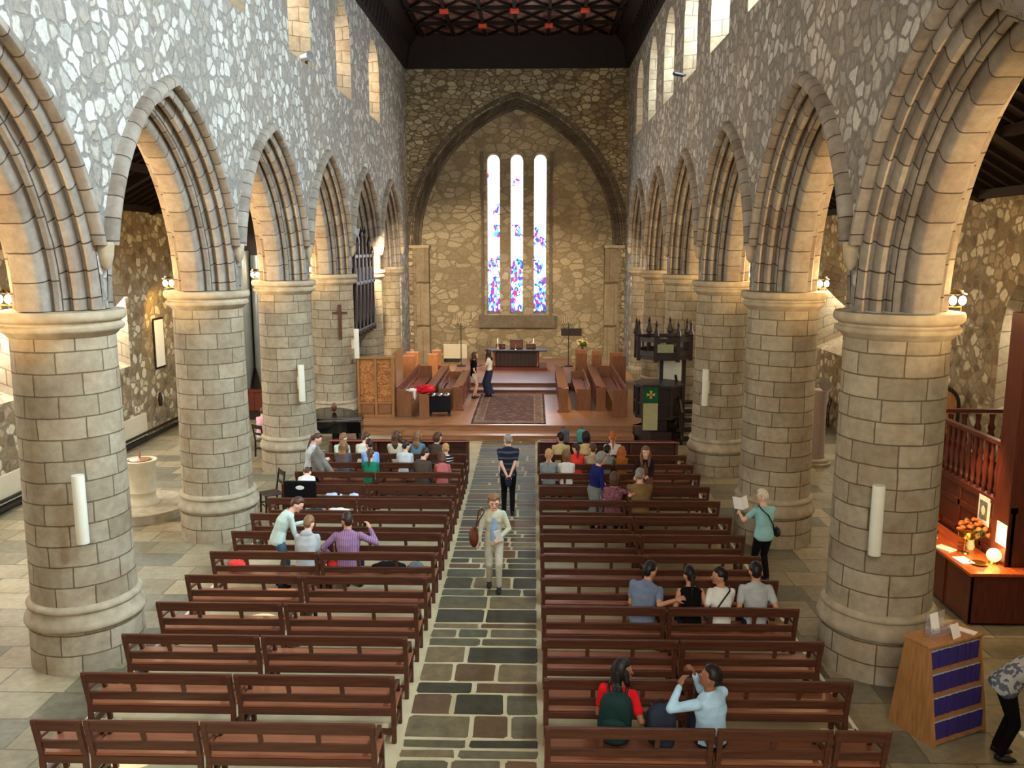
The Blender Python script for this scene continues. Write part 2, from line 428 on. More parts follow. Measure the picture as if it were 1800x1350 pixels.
# columns
def column_proto():
    root = empty('stone_column')
    b = MB(); b.lathe([(0.735, 0), (0.735, 0.02), (0.73, 0.56), (0.72, 0.60)], n=40).build('plinth', M['shaft'], root, smooth=40)
    b = MB(); b.lathe([(0.72, 0.58), (0.765, 0.60), (0.78, 0.64), (0.77, 0.69), (0.735, 0.76), (0.715, 0.80), (0.71, 0.83), (0.735, 0.85), (0.74, 0.88), (0.71, 0.92), (0.67, 0.94)], n=48).build('base_moulding', M['capital'], root, smooth=50)
    b = MB(); b.lathe([(0.675, 0.93), (0.665, 1.5), (0.655, 2.6), (0.64, 4.32), (0.64, 4.52)], n=48).build('shaft', M['shaft'], root, smooth=50)
    b = MB(); b.lathe([(0.64, 4.50), (0.66, 4.51), (0.69, 4.55), (0.735, 4.575), (0.755, 4.60), (0.755, 4.64), (0.72, 4.665), (0.72, 4.69), (0.76, 4.71), (0.785, 4.74), (0.79, 4.79), (0.775, 4.835), (0.0, 4.85)], n=48).build('capital', M['capital'], root, smooth=45)
    return root
colp = column_proto()
first = True
CDESC = {1: 'nearest column, tall in front of the pews', 2: 'second column from the camera', 3: 'third column from the camera', 4: 'fourth column from the camera', 5: 'fifth column, beside the choir', 6: 'sixth column, far end near the altar'}
EXTRA = {(-1, 4): ', hung with a wooden cross', (1, 1): ', behind the hymn book shelf', (-1, 3): ', beside the grand piano', (1, 3): ', next to the pulpit'}
for side, sn in ((-1, 'left'), (1, 'right')):
    for k in range(1, 7):
        c = colp if first else copy_tree(colp); first = False
        c.location = (side * 5.5, COLY[k], 0); c.rotation_euler = (0, 0, 0.7 * k + (1.3 if side > 0 else 0))
        tag(c, 'round sandstone %s, %s side%s' % (CDESC[k], sn, EXTRA.get((side, k), '')), 'column', 'round columns of the nave arcades')
        if k == 6: c.location.y += 0.05
for side, sn in ((-1, 'left'), (1, 'right')):
    m = MB(); y = COLY[-1] + 0.05
    m.lathe([(0.62, 0), (0.62, 0.5), (0.5, 0.6), (0.5, 4.4), (0.56, 4.5), (0.66, 4.6), (0.68, 4.84), (0.0, 4.85)], (side * 5.45, y, 0), 24)
    o = m.build('respond', M['shaft'], smooth=40)
    tag(o, 'half column against the solid end of the %s arcade wall near the altar' % sn, 'column')

# east wall with blocked arch and triple lancet
LW = [(-1.06, 0.29), (0.0, 0.29), (1.06, 0.29)]
LZ0, LZ1 = 2.62, 9.8
def eastwall():
    xs = sorted(set([-11.2, -5.3, 5.3, 10.9] + [round(c + s * h * i / 6, 4) for c, h in LW for s in (-1, 1) for i in range(7)] + [round(-4.8 + 9.6 * i / 40, 4) for i in range(41)]))
    def inw(x): return any(abs(x - c) < h - 1e-4 for c, h in LW)
    def wt(x):
        for c, h in LW:
            if abs(x - c) <= h + 1e-4: return LZ1 - h + math.sqrt(max(0, h * h - (x - c) ** 2))
        return LZ1
    return xs, inw, wt
xs, inw, wt = eastwall()
# outer rubble face above and beside the blocked arch; recessed infill inside it
ARa, ARs, ARr = 4.72, 5.75, 6.35           # half span, springing, rise of the big blocked arch (outermost roll)
ARR = (ARa ** 2 + ARr ** 2) / (2 * ARa); ARc = ARR - ARa
def big_z(x, off=0.0):
    R = ARR - off; q = R * R - (abs(x) + ARc) ** 2
    return ARs + math.sqrt(q) if q > 0 else None
m = MB()
ex = sorted(set([-11.2, 11.0] + [round(-ARa + 2 * ARa * i / 60, 4) for i in range(61)]))
for i in range(len(ex) - 1):
    a, b = ex[i], ex[i + 1]
    if b <= -ARa + 1e-6 or a >= ARa - 1e-6:
        m.add([(a, YE, -0.2), (b, YE, -0.2), (b, YE, 16), (a, YE, 16)], [(0, 1, 2, 3)])
    else:
        za = big_z(a) or ARs; zb = big_z(b) or ARs
        m.add([(a, YE, za), (b, YE, zb), (b, YE, 16), (a, YE, 16)], [(0, 1, 2, 3)])
o = m.build('wall_east', M['rub_east'], recalc=False); tag(o, kind='structure')
# recessed infill with the three lights
YI = YE + 0.42
m = MB()
for i in range(len(xs) - 1):
    a, b = xs[i], xs[i + 1]
    if b < -5.2 or a > 5.2: continue
    if inw((a + b) / 2):
        m.add([(a, YI, 0), (b, YI, 0), (b, YI, LZ0), (a, YI, LZ0)], [(0, 1, 2, 3)])
        m.add([(a, YI, wt(a)), (b, YI, wt(b)), (b, YI, 12.6), (a, YI, 12.6)], [(0, 1, 2, 3)])
    else: m.add([(a, YI, 0), (b, YI, 0), (b, YI, 12.6), (a, YI, 12.6)], [(0, 1, 2, 3)])
o = m.build('wall_east_infill', M['infill'], recalc=False); tag(o, kind='structure')
# moulded orders of the blocked arch, on attached shafts
def big_sweep(prof, z0):
    m = MB(); cols = []; n = 30
    for off, dy in prof:
        R = ARR - off; a1 = math.acos(ARc / R)
        half = [(math.cos(a1 * i / n) * R - ARc, ARs + math.sin(a1 * i / n) * R) for i in range(n + 1)]
        pts = [(half[0][0], z0)] + half + [(-x, z) for x, z in reversed(half[:-1])] + [(-half[0][0], z0)]
        cols.append([(x, YE + dy, z) for x, z in pts])
    v = 0
    for j in range(len(prof) - 1):
        dv = math.dist(prof[j], prof[j + 1]); u = 0
        for i in range(len(cols[0]) - 1):
            L = math.dist(cols[j][i], cols[j][i + 1])
            m.add([cols[j][i], cols[j][i + 1], cols[j + 1][i + 1], cols[j + 1][i]], [(0, 1, 2, 3)], [[(u, v), (u + L, v), (u + L, v + dv), (u, v + dv)]]); u += L
        v += dv
    return m
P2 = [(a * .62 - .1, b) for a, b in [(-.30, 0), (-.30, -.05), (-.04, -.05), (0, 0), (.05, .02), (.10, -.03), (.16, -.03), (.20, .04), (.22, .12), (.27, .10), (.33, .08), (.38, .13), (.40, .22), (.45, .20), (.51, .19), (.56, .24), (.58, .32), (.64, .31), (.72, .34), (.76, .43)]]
root = empty('blocked_arch', (0, YE, 0), 0, 'huge blind pointed arch with dark moulded orders framing the triple east window', 'arch')
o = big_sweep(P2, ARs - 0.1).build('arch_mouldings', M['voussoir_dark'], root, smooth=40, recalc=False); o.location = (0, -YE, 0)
for sx in (-1, 1):
    m = MB(); 
    for dx, dy in ((4.66, .03), (4.48, .12), (4.3, .22), (4.12, .32)):
        m.lathe([(0.17, 0.2), (0.17, 0.6), (0.12, 0.7), (0.11, 5.3), (0.14, 5.35), (0.11, 5.4), (0.13, 5.5), (0.19, 5.6), (0.2, 5.75)], (sx * dx, dy + .1, 0), 14)
    m.box(min(sx * 4.0, sx * 4.85), max(sx * 4.0, sx * 4.85), 0.05, 0.5, 0.2, 5.7)
    m.build('attached_shaft', M['dressed'], root, smooth=45)
    m = MB()
    m.box(min(sx * 3.95, sx * 4.88), max(sx * 3.95, sx * 4.88), -0.12, 0.42, 5.62, 5.76).build('impost', M['capital'], root, bevel=0.03)
# triple window
t = NT('stained_glass_east', 0.3)
tc = t.n('ShaderNodeTexCoord'); mp = t.n('ShaderNodeMapping', Vector=(tc, 'Object')); mp.inputs['Scale'].default_value = (14, 1, 8)
vo = t.n('ShaderNodeTexVoronoi', {'feature': 'F1'}, Vector=(mp, 0), Scale=1.0)
ve = t.n('ShaderNodeTexVoronoi', {'feature': 'DISTANCE_TO_EDGE'}, Vector=(mp, 0), Scale=1.0)
sp = t.n('ShaderNodeSeparateColor'); t.link(vo, 'Color', sp, 0)
cr = t.ramp(sp, 0, [(0, (24, 44, 190)), (0.24, (96, 24, 170)), (0.38, (190, 20, 70)), (0.5, (20, 150, 130)), (0.62, (250, 250, 255)), (0.8, (90, 160, 235))], 'CONSTANT')
sz = t.n('ShaderNodeSeparateXYZ'); t.link(tc, 'Object', sz, 0)
zr = t.n('ShaderNodeMapRange'); t.link(sz, 'Z', zr, 0); zr.inputs[1].default_value = 2.6; zr.inputs[2].default_value = 8.2; zr.inputs[3].default_value = 0.66; zr.inputs[4].default_value = 0.30  # fewer coloured cells higher up: window glare put into the colour as white
nb = t.n('ShaderNodeTexNoise', Vector=(tc, 'Object'), Scale=1.9, Detail=2.0)
cmp_ = t.n('ShaderNodeMath', {'operation': 'LESS_THAN'}); t.link(nb, 0, cmp_, 0); t.link(zr, 0, cmp_, 1)
base = t.mix((1.0, 1.0, 1.0, 1), (cr, 0), (cmp_, 0))
lead = t.ramp(ve, 0, [(0.0, (0.25, 0.27, 0.3, 1)), (0.05, (1, 1, 1, 1))])
c = t.mix(base, (lead, 0), 1.0, 'MULTIPLY')
t.t.links.new(c[0].outputs[c[1]], t.b.inputs['Emission Color']); t.b.inputs['Base Color'].default_value = (0.02, 0.02, 0.02, 1)
t.b.inputs['Emission Strength'].default_value = 2.6
M['stained'] = t.m
t = NT('stained_glass_aisle', 0.3)
tc = t.n('ShaderNodeTexCoord'); mp = t.n('ShaderNodeMapping', Vector=(tc, 'Object')); mp.inputs['Scale'].default_value = (9, 9, 9)
vo = t.n('ShaderNodeTexVoronoi', {'feature': 'F1'}, Vector=(mp, 0), Scale=1.0)
ve = t.n('ShaderNodeTexVoronoi', {'feature': 'DISTANCE_TO_EDGE'}, Vector=(mp, 0), Scale=1.0)
sp = t.n('ShaderNodeSeparateColor'); t.link(vo, 'Color', sp, 0)
cr = t.ramp(sp, 0, [(0, (60, 120, 70)), (0.15, (220, 40, 50)), (0.24, (90, 130, 220)), (0.38, (255, 252, 225)), (0.7, (230, 240, 200)), (0.88, (150, 190, 150))], 'CONSTANT')
lead = t.ramp(ve, 0, [(0.0, (0.08, 0.1, 0.08, 1)), (0.08, (1, 1, 1, 1))])
c = t.mix((cr, 0), (lead, 0), 1.0, 'MULTIPLY')
t.t.links.new(c[0].outputs[c[1]], t.b.inputs['Emission Color']); t.b.inputs['Base Color'].default_value = (0.02, 0.02, 0.02, 1)
t.b.inputs['Emission Strength'].default_value = 1.7
M['stained_aisle'] = t.m
f = MB()
for c0, h in LW:      # reveals of each light
    def ol(hh, y, z0, dz): 
        return [(c0 - hh, y, z0)] + [(c0 + hh * math.sin(-PI / 2 + PI * i / 12), y, LZ1 - h + dz + hh * math.cos(-PI / 2 + PI * i / 12)) for i in range(13)] + [(c0 + hh, y, z0)]
    A = ol(h, YI, LZ0, 0); B = ol(h - 0.02, YI + 0.35, LZ0 + 0.1, 0)
    for i in range(len(A)):
        j = (i + 1) % len(A); f.add([A[i], A[j], B[j], B[i]], [(0, 1, 2, 3)])
f.box(-1.75, 1.75, YI - 0.22, YI + 0.02, LZ0 - 0.62, LZ0 - 0.05)
for s in (-1, 1): f.box(min(s * 1.5, s * 1.62), max(s * 1.5, s * 1.62), YI - 0.07, YI + 0.02, LZ0 - 0.05, LZ1 + 0.1)
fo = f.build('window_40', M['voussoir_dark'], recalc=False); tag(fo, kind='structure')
for c0, h in LW:
    hh = h
    p = MB(); pts = [(c0 - hh, YI + 0.33, LZ0)] + [(c0 + hh * math.sin(-PI / 2 + PI * i / 12), YI + 0.33, LZ1 - h + hh * math.cos(-PI / 2 + PI * i / 12)) for i in range(13)] + [(c0 + hh, YI + 0.33, LZ0)]
    p.add(pts, [tuple(range(len(pts)))]); p.build('pane', M['stained'], fo, recalc=False)
    p = MB()
    for z in [LZ0 + 0.1 + 0.78 * i for i in range(9)]: p.box(c0 - h, c0 + h, YI + 0.30, YI + 0.32, z, z + 0.02)
    p.build('glazing_bars', M['blackiron'], fo)

# west end behind the camera
m = MB(); m.box(-11.3, 11.1, -4.4, -4.0, -0.2, 16.0); tag(m.build('wall_west', M['rub_nave']), kind='structure')

# aisle outer walls with deep pointed windows
def aisle_wall(name, X, side, wins, z0w, hw, top, num):
    m = MB(); ys = set([-4.1, YE])
    for w in wins:
        for i in range(-8, 9): ys.add(round(w + hw * i / 8, 4))
    ys = sorted(ys); sp = z0w + 1.6
    def tp(dy, h, s=sp, r=1.5): return s + r * math.sqrt(max(0, 1 - (abs(dy) / h) ** 1.45))
    for i in range(len(ys) - 1):
        a, b = ys[i], ys[i + 1]; ym = (a + b) / 2
        w = [q for q in wins if abs(ym - q) < hw]
        if w:
            w = w[0]
            m.add([(X, a, -0.1), (X, b, -0.1), (X, b, z0w), (X, a, z0w)], [(0, 1, 2, 3)])
            m.add([(X, a, tp(a - w, hw)), (X, b, tp(b - w, hw)), (X, b, top), (X, a, top)], [(0, 1, 2, 3)])
        else: m.add([(X, a, -0.1), (X, b, -0.1), (X, b, top), (X, a, top)], [(0, 1, 2, 3)])
    tag(m.build(name, M['rub_warm'], recalc=False), kind='structure')
    for n_, w in enumerate(wins):
        def outline(h, x, s0, s1):
            return [(x, w - h, s0)] + [(x, w + h * i / 8, tp(h * i / 8, h, s1, 1.5 * h / hw)) for i in range(-8, 9)] + [(x, w + h, s0)]
        A = outline(hw, X, z0w, sp); B = outline(hw * 0.62, X + side * 0.75, z0w + 0.45, sp + 0.1)
        r = MB()
        for i in range(len(A)):
            j = (i + 1) % len(A); v0 = sum(math.dist(A[q], A[q + 1]) for q in range(i)); L = math.dist(A[i], A[j])
            r.add([A[i], A[j], B[j], B[i]], [(0, 1, 2, 3)], [[(0, v0), (0, v0 + L), (.8, v0 + L), (.8, v0)]])
        f = r.build('window_%d' % (num + n_), M['dressed'], recalc=False); tag(f, kind='structure')
        p = MB(); p.add(B, [tuple(range(len(B)))]); p.build('pane', M['stained_aisle'] if side > 0 else M['pane'], f, recalc=False)
        p = MB(); cx = X + side * 0.72
        p.box(cx - .05, cx + .05, w - .05, w + .05, z0w + .4, sp + 0.9)
        p.build('mullion', M['dressed'], f)
aisle_wall('wall_north', -10.75, -1, [12.0, 17.3, 22.6], 2.3, 1.0, 7.0, 50)
aisle_wall('wall_south', 10.4, 1, [10.6, 16.3, 22.2, 27.6, 33.0], 2.3, 1.25, 6.9, 60)
# aisle roofs
for side, X, nm in ((-1, -10.75, 'north'), (1, 10.4, 'south')):
    m = MB(); a = side * AW
    m.add([(X + side * .1, -4, 6.8), (a, -4, 9.4), (a, YE, 9.4), (X + side * .1, YE, 6.8)], [(0, 1, 2, 3)])
    m.add([(X + side * .1, -4, 6.95), (a, -4, 9.55), (a, YE, 9.55), (X + side * .1, YE, 6.95)], [(0, 1, 2, 3)])
    tag(m.build('ceiling_%s_aisle' % nm, M['ceil_dark'], recalc=False), kind='structure')
    m = MB()
    for i in range(9):
        y = 8.5 + i * 3.4
        m.bar((X, y, 6.72), (a, y, 9.28), 0.24, 0.26)
    for i in range(60):
        y = 6.5 + i * 0.52
        m.bar((X, y, 6.8), (a, y, 9.36), 0.08, 0.1)
    for t_ in (0.02, 0.35, 0.68, 0.98):
        m.box(min(X + (a - X) * t_ - .09, X + (a - X) * t_ + .09), max(X + (a - X) * t_ - .09, X + (a - X) * t_ + .09), -4, YE, 6.62 + 2.6 * t_, 6.8 + 2.6 * t_)
    tag(m.build('trim_%d' % (1 if side < 0 else 2), M['ceil_dark']), kind='structure')
# the nave ceiling: dark flat panels with red bosses and a coved cornice
t = NT('painted_ceiling', 0.7, 0.2)
tc = t.n('ShaderNodeTexCoord'); nz = t.n('ShaderNodeTexNoise', Vector=(tc, 'Object'), Scale=2.4, Detail=4.0)
r = t.ramp(nz, 0, [(0.3, (90, 50, 44)), (0.5, (136, 96, 84)), (0.75, (170, 146, 132))]); t.col((r, 0))
M['ceil_panel'] = t.m
M['boss'] = plain('red_boss', (214, 74, 40), 0.5, 0.4, 0.2)
m = MB(); m.box(-11.2, 11, -4.2, YE + .3, 15.3, 15.4); tag(m.build('ceiling_outer', M['ceil_dark']), kind='structure')
ZC = 14.75
m = MB(); m.add([(-4.9, -4, ZC), (4.9, -4, ZC), (4.9, YE, ZC), (-4.9, YE, ZC)], [(0, 1, 2, 3)])
cel = m.build('ceiling', M['ceil_panel'], recalc=False); tag(cel, kind='structure')
m = MB()
gx = [-4.05 + 1.35 * i for i in range(7)]; gy = [3.2 + 2.2 * i for i in range(17)]
for x in gx: m.box(x - .07, x + .07, -4, YE, ZC - .14, ZC)
for y in gy: m.box(-4.5, 4.5, y - .07, y + .07, ZC - .14, ZC)
for i in range(0, len(gx) - 1):
    for j in range(len(gy) - 1):
        m.bar((gx[i], gy[j], ZC - .07), (gx[i + 1], gy[j + 1], ZC - .07), .06, .09); m.bar((gx[i + 1], gy[j], ZC - .07), (gx[i], gy[j + 1], ZC - .07), .06, .09)
m.build('ceiling_ribs', M['ceil_dark'], cel)
m = MB()
for i, x in enumerate(gx[1:-1]):
    for j, y in enumerate(gy):
        if (i + j) % 2 == 0: m.box(x - .17, x + .17, y - .14, y + .14, ZC - .26, ZC - .10)
tag(m.build('bosses', M['boss'], cel, bevel=0.04), kind='stuff')
m = MB()
for s in (-1, 1):
    m.add([(s * 4.9, -4, 13.36), (s * 4.78, -4, 13.36), (s * 4.72, -4, 13.6), (s * 4.62, -4, 14.2), (s * 4.2, -4, 14.75),
           (s * 4.9, YE, 13.36), (s * 4.78, YE, 13.36), (s * 4.72, YE, 13.6), (s * 4.62, YE, 14.2), (s * 4.2, YE, 14.75)], [(i, i + 1, i + 6, i + 5) for i in range(4)])
m.add([(-4.9, YE - .01, 13.36), (4.9, YE - .01, 13.36), (4.9, YE - .12, 13.36), (-4.9, YE - .12, 13.36), (-4.9, YE - .2, 13.7), (4.9, YE - .2, 13.7), (4.9, YE - .4, 14.75), (-4.9, YE - .4, 14.75)], [(0, 1, 2, 3), (3, 2, 5, 4), (4, 5, 6, 7)])
cor = m.build('trim_3', M['ceil_dark'], recalc=False); tag(cor, kind='structure')
m = MB()
for s in (-1, 1):
    for i in range(60):
        y = 2 + i * 0.6; m.bar((s * 4.74, y, 13.42), (s * 4.60, y, 14.2), .09, .09)
for i in range(13):
    x = -4.6 + i * .77; m.bar((x, YE - .14, 13.45), (x, YE - .36, 14.6), .05, .05)
m.build('cornice_ribs', M['ceil_dark'], cor)

# floors
FL = ashlar('floor_flags', (158, 144, 112), (104, 100, 82), (108, 98, 76), 0.95, 0.62, coord='Object', mort=0.012, tint=(0.66, 0.58, 0.46))
t = NT('floor_mortar', 0.75, 0.25)
tc = t.n('ShaderNodeTexCoord'); nz = t.n('ShaderNodeTexNoise', Vector=(tc, 'Object'), Scale=2.0, Detail=4.0)
r = t.ramp(nz, 0, [(0.3, (168, 150, 112)), (0.7, (196, 178, 138))]); t.col((r, 0)); M['mortar'] = t.m
M['floor'] = FL
FL.node_tree.nodes['Principled BSDF'].inputs['Roughness'].default_value = 0.5
m = MB(); m.box(-11.2, -4.42, -4.2, YE + .2, -0.2, 0); m.box(4.42, 10.9, -4.2, YE + .2, -0.2, 0)
tag(m.build('floor', FL), kind='structure')
m = MB(); m.box(-4.42, 4.42, -4.2, YE + .2, -0.2, 0); tag(m.build('floor_nave', M['mortar']), kind='structure')
# real flagstones of the centre passage
random.seed(7)
m = MB(); at = []
def slab(x0, x1, y0, y1, c, h=0.012):
    r = 0.035; pts = []
    for cx, cy, a in ((x1 - r, y1 - r, 0), (x0 + r, y1 - r, 90), (x0 + r, y0 + r, 180), (x1 - r, y0 + r, 270)):
        for q in range(3):
            an = math.radians(a + q * 45); pts.append((cx + r * math.cos(an) + random.uniform(-.012, .012), cy + r * math.sin(an) + random.uniform(-.012, .012)))
    nf = len(m.f); m.prism(pts, 0.0, h); at.extend([c] * (len(m.f) - nf))
SLC = [(88, 80, 56), (106, 92, 64), (70, 66, 46), (112, 94, 64), (94, 70, 46), (80, 78, 58), (62, 56, 40), (100, 88, 64), (104, 72, 44), (84, 82, 64)]
y = 6.4
while y < 24.2:
    h = random.choice([0.2, 0.26, 0.3, 0.4, 0.5]); x = -0.74
    while x < 0.86:
        w = random.uniform(0.36, 0.85) * (1.15 if h > .35 else 1)
        x1 = x + w
        if 0.86 - x1 < 0.22: x1 = 0.86
        slab(x + .024, x1 - .024, y + .026, y + h - .026, random.choice(SLC), .004); x = x1
    y += h
t = NT('flagstone', 0.6, 0.2)
ca = t.n('ShaderNodeVertexColor', {'layer_name': 'stone'}); tc = t.n('ShaderNodeTexCoord')
nz = t.n('ShaderNodeTexNoise', Vector=(tc, 'Object'), Scale=6.0, Detail=6.0, Roughness=0.65)
r = t.ramp(nz, 0, [(0.25, (0.62, 0.62, 0.62, 1)), (0.75, (1.3, 1.28, 1.22, 1))])
t.col(t.mix((ca, 0), (r, 0), 1.0, 'MULTIPLY')); t.bump((nz, 0), 0.3, 0.012)
o = m.build('floor_flagstones', t.m, weld=False, recalc=False); tag(o, kind='structure')
ly = o.data.color_attributes.new('stone', 'FLOAT_COLOR', 'CORNER')
i = 0
for p, c in zip(o.data.polygons, at):
    for _ in p.loop_indices: ly.data[_].color = lin(c)
M['flag'] = t.m
# white lime joints beside the pews
m = MB()
for s in (-1, 1):
    m.box(s * 4.62 - .025, s * 4.62 + .025, 6.5, 24, 0.0, 0.004)
    for y in (9.3, 11.9, 14.2, 16.9, 19.4):
        m.box(min(s * 4.62, s * 4.2), max(s * 4.62, s * 4.2), y - .02, y + .02, 0.0, 0.004)
tag(m.build('floor_joints', plain('lime_joint', (222, 214, 190), 0.7, 0.2, 0.05)), kind='structure')
# choir platform and altar steps
m = MB(); m.box(-4.88, 4.88, 24.95, YE + .3, 0, 0.35); o = m.build('floor_platform', M['plat']); tag(o, kind='structure')
m = MB(); m.box(-3.1, 3.75, 24.3, 24.95, 0, 0.17).box(-3.1, 3.75, 24.26, 24.95, .15, .175).box(-4.88, 4.88, 24.9, 24.97, .32, .352)
o = m.build('floor_step', M['plat']); tag(o, kind='structure')
m = MB(); m.box(-2.1, 2.0, 30.6, YE, .35, .47).box(-2.1, 2.0, 30.56, 31, .44, .475).box(-2.5, 2.5, 31.4, YE, .47, .60).box(-2.5, 2.5, 31.36, 31.8, .57, .605)
o = m.build('floor_altar_steps', wood('altar_step_wood', (104, 66, 50), (134, 90, 70), .4)); tag(o, kind='structure')
m = MB(); m.box(-1.15, 1.35, 34.6, 36.4, .60, .70)
o = m.build('floor_altar_dais', M['redwood']); tag(o, kind='structure')

# ---------------------------------------------------------------- pews
def make_bench(w):
    """bench seen from behind; x 0..w, back at y=0, seat towards +y"""
    root = empty('pew')
    m = MB(); m.bar((0, -.035, .80), (w, -.035, .80), .035, .135, roll=(0, -.15, 1)).build('top_rail', M['pew'], root, bevel=.008)
    m = MB(); m.bar((.03, .025, .552), (w - .03, .025, .552), .028, .105, roll=(0, -.15, 1)).build('middle_rail', M['pew'], root, bevel=.006)
    m = MB(); m.box(.03, w - .03, .02, .05, .335, .42).build('lower_rail', M['pew'], root, bevel=.006)
    m = MB(); m.box(.0, w, .03, .46, .42, .452).build('seat', M['pew_seat'], root, bevel=.008)
    m = MB(); m.box(.06, w - .06, .03, .055, .10, .17).build('foot_rail', M['pew'], root, bevel=.004)
    k = 3 if w > 1.5 else (2 if w > 1 else 1)
    for i in range(1, k):
        x = w * i / k
        m = MB(); m.bar((x, -.02, .735), (x, .015, .62), .05, .025, roll=(0, 1, .2)).build('spindle', M['pew'], root)
    for x in (.035, w - .035):
        m = MB()
        m.bar((x, -.05, .855), (x, .045, .42), .055, .05, roll=(0, 1, .2)); m.bar((x, .045, .46), (x, .03, 0), .055, .05, roll=(0, 1, 0))
        m.build('back_leg', M['pew'], root, bevel=.006)
        m = MB(); m.bar((x, .43, .44), (x, .45, 0), .055, .05, roll=(0, 1, 0)).build('front_leg', M['pew'], root, bevel=.006)
        m = MB(); m.bar((x, .03, .63), (x, .36, .60), .05, .035); m.bar((x, .34, .60), (x, .40, .44), .045, .045, roll=(0, 1, 0))
        m.build('arm', M['pew'], root, bevel=.006)
        MB().bar((x, .05, .17), (x, .43, .17), .03, .06).build('side_stretcher', M['pew'], root)
    return root
ROWY = [7.9 + .97 * k for k in range(11)] + [18.4, 19.25]
names = ['nearest', 'second', 'third', 'fourth', 'fifth', 'sixth', 'seventh', 'eighth', 'ninth', 'tenth', 'eleventh', 'twelfth', 'farthest']
protos = {}
def place_bench(x0, x1, y, label, group):
    w = round(x1 - x0, 2)
    if w not in protos: b = protos[w] = make_bench(w)
    else: b = copy_tree(protos[w])
    b.location = (x0, y, 0.0)
    tag(b, label, 'pew', group)
    return b
for k, y in enumerate(ROWY):
    if k == 0:
        segs = [(-4.38, -3.85, 'short end bench'), (-3.83, -2.64, 'middle bench'), (-2.62, -.82, 'by the passage')]
        sr = [(.90, 2.62, 'by the passage'), (2.64, 3.80, 'middle bench'), (3.82, 4.38, 'short end bench')]
    else:
        segs = [(-4.38, -2.64, 'column side'), (-2.62, -.78, 'by the passage')]
        sr = [(.90, 2.58, 'by the passage'), (2.60, 4.36, 'column side')]
    for a, b, d in segs: place_bench(a, b, y, 'red brown pew, left block, %s row from the camera, %s' % (names[k], d), 'wooden pews of the left block')
    for a, b, d in sr: place_bench(a, b, y, 'red brown pew, right block, %s row from the camera, %s' % (names[k], d), 'wooden pews of the right block')
M['desk_top'] = wood('desk_red_top', (132, 58, 48), (164, 80, 66), .3)
# desks in front of the first rows
for s, a, b, nm in ((-1, -4.36, -.85, 'left'), (1, .89, 4.40, 'right')):
    r = empty('pew_front_desk', ((a + b) / 2, 20.75, 0), 0, 'long low wooden desk with sloping red top before the %s pew block' % nm, 'desk')
    h = (b - a) / 2
    MB().bar((-h, .0, .80), (h, .0, .80), .34, .035, roll=(0, .28, 1)).build('top_board', M['desk_top'], r, bevel=.006)
    m = MB().box(-h + .05, h - .05, .12, .16, .08, .82)
    m.box(-h + .05, h - .05, .0, .12, .45, .47); m.build('front_panel', M['pew'], r)
    for x in (-h + .03, -h / 3, h / 3, h - .03): MB().box(x - .03, x + .03, -.14, .17, 0, .80).build('upright', M['pew'], r)

# ---------------------------------------------------------------- lamps on the capitals
def cap_lamp():
    r = empty('capital_lamp')
    m = MB()
    for a, b in (((-.2, 0, 0), (-.2, 0, .26)), ((-.2, 0, .26), (.14, 0, .26)), ((-.2, 0, .05), (.14, 0, .05)), ((.14, 0, 0), (.14, 0, .26))): m.tube([a, b], .009, 6)
    m.build('bracket', M['brass'], r)
    for s in (-1, 1):
        m = MB(); m.ell((.06 * s + .09, 0, .13), (.045, .045, .06), nu=10, nv=8).build('bulb', M['bulb'], r, smooth=60)
    m = MB(); m.lathe([(.1, .2), (.105, .215), (.02, .26), (.0, .262)], (.09, 0, 0), 14).build('reflector', M['chrome'], r, smooth=50)
    return r
lp = None
for side, sn in ((-1, 'left'), (1, 'right')):
    for k in range(1, 7):
        c = lp if lp is None else None
        if lp is None: c = lp = cap_lamp()
        else: c = copy_tree(lp)
        c.location = (side * 6.10, COLY[k] - .12, 4.85); c.rotation_euler = (0, 0, PI if side < 0 else 0)
        c.scale = (1, 1, 1)
        tag(c, 'small lit brass lamp on the capital of the %s %s column, aisle side' % (ordn[k - 1] if k < 6 else 'farthest', sn), 'lamp', 'lamps on the column capitals')
        d = bpy.data.lights.new('lamp_glow', 'POINT'); d.energy = 70; d.color = WARM; d.shadow_soft_size = .08
        l = bpy.data.objects.new('lamp_glow', d); COL.objects.link(l); l.location = (side * 6.42, COLY[k] - .12, 5.15)
def spot(loc, tgt, power, color, ang=60, blend=.6, rad=.1):
    d = bpy.data.lights.new('spot_glow', 'SPOT'); d.energy = power; d.color = color; d.spot_size = math.radians(ang); d.spot_blend = blend; d.shadow_soft_size = rad
    o = bpy.data.objects.new('spot_glow', d); COL.objects.link(o); o.location = loc
    o.rotation_euler = (Vector(tgt) - Vector(loc)).to_track_quat('-Z', 'Z').to_euler()
spot((-4.3, 29.0, 6.0), (-2.6, 38.4, 1.6), 2200, (1.0, .80, .56), 75)
spot((4.3, 31.0, 6.5), (3.0, 38.4, 1.6), 700, (1.0, .82, .58), 75)
spot((4.3, 27.0, 7.0), (-2.5, 28.5, .5), 700, (1.0, .70, .44), 80)
spot((-4.3, 24.0, 7.0), (3.0, 28.5, .5), 260, (1.0, .72, .46), 70)
spot((-9.9, 24.6, 4.4), (-10.7, 26.5, 2.6), 90, (1.0, .62, .12), 110)
spot((4.95, 12.9, 11.4), (-3.08, 12.17, .45), 9000, (1, .98, .92), 1.5, .1, .01)
spot((4.95, 9.3, 11.4), (-3.68, 8.51, 0), 9000, (1, .98, .92), 1.6, .1, .01)
spot((7.5, 12.9, 3.3), (7.65, 13.2, .85), 150, (1.0, .62, .3), 70)  # added spot that warms the counter from above, no fitting there

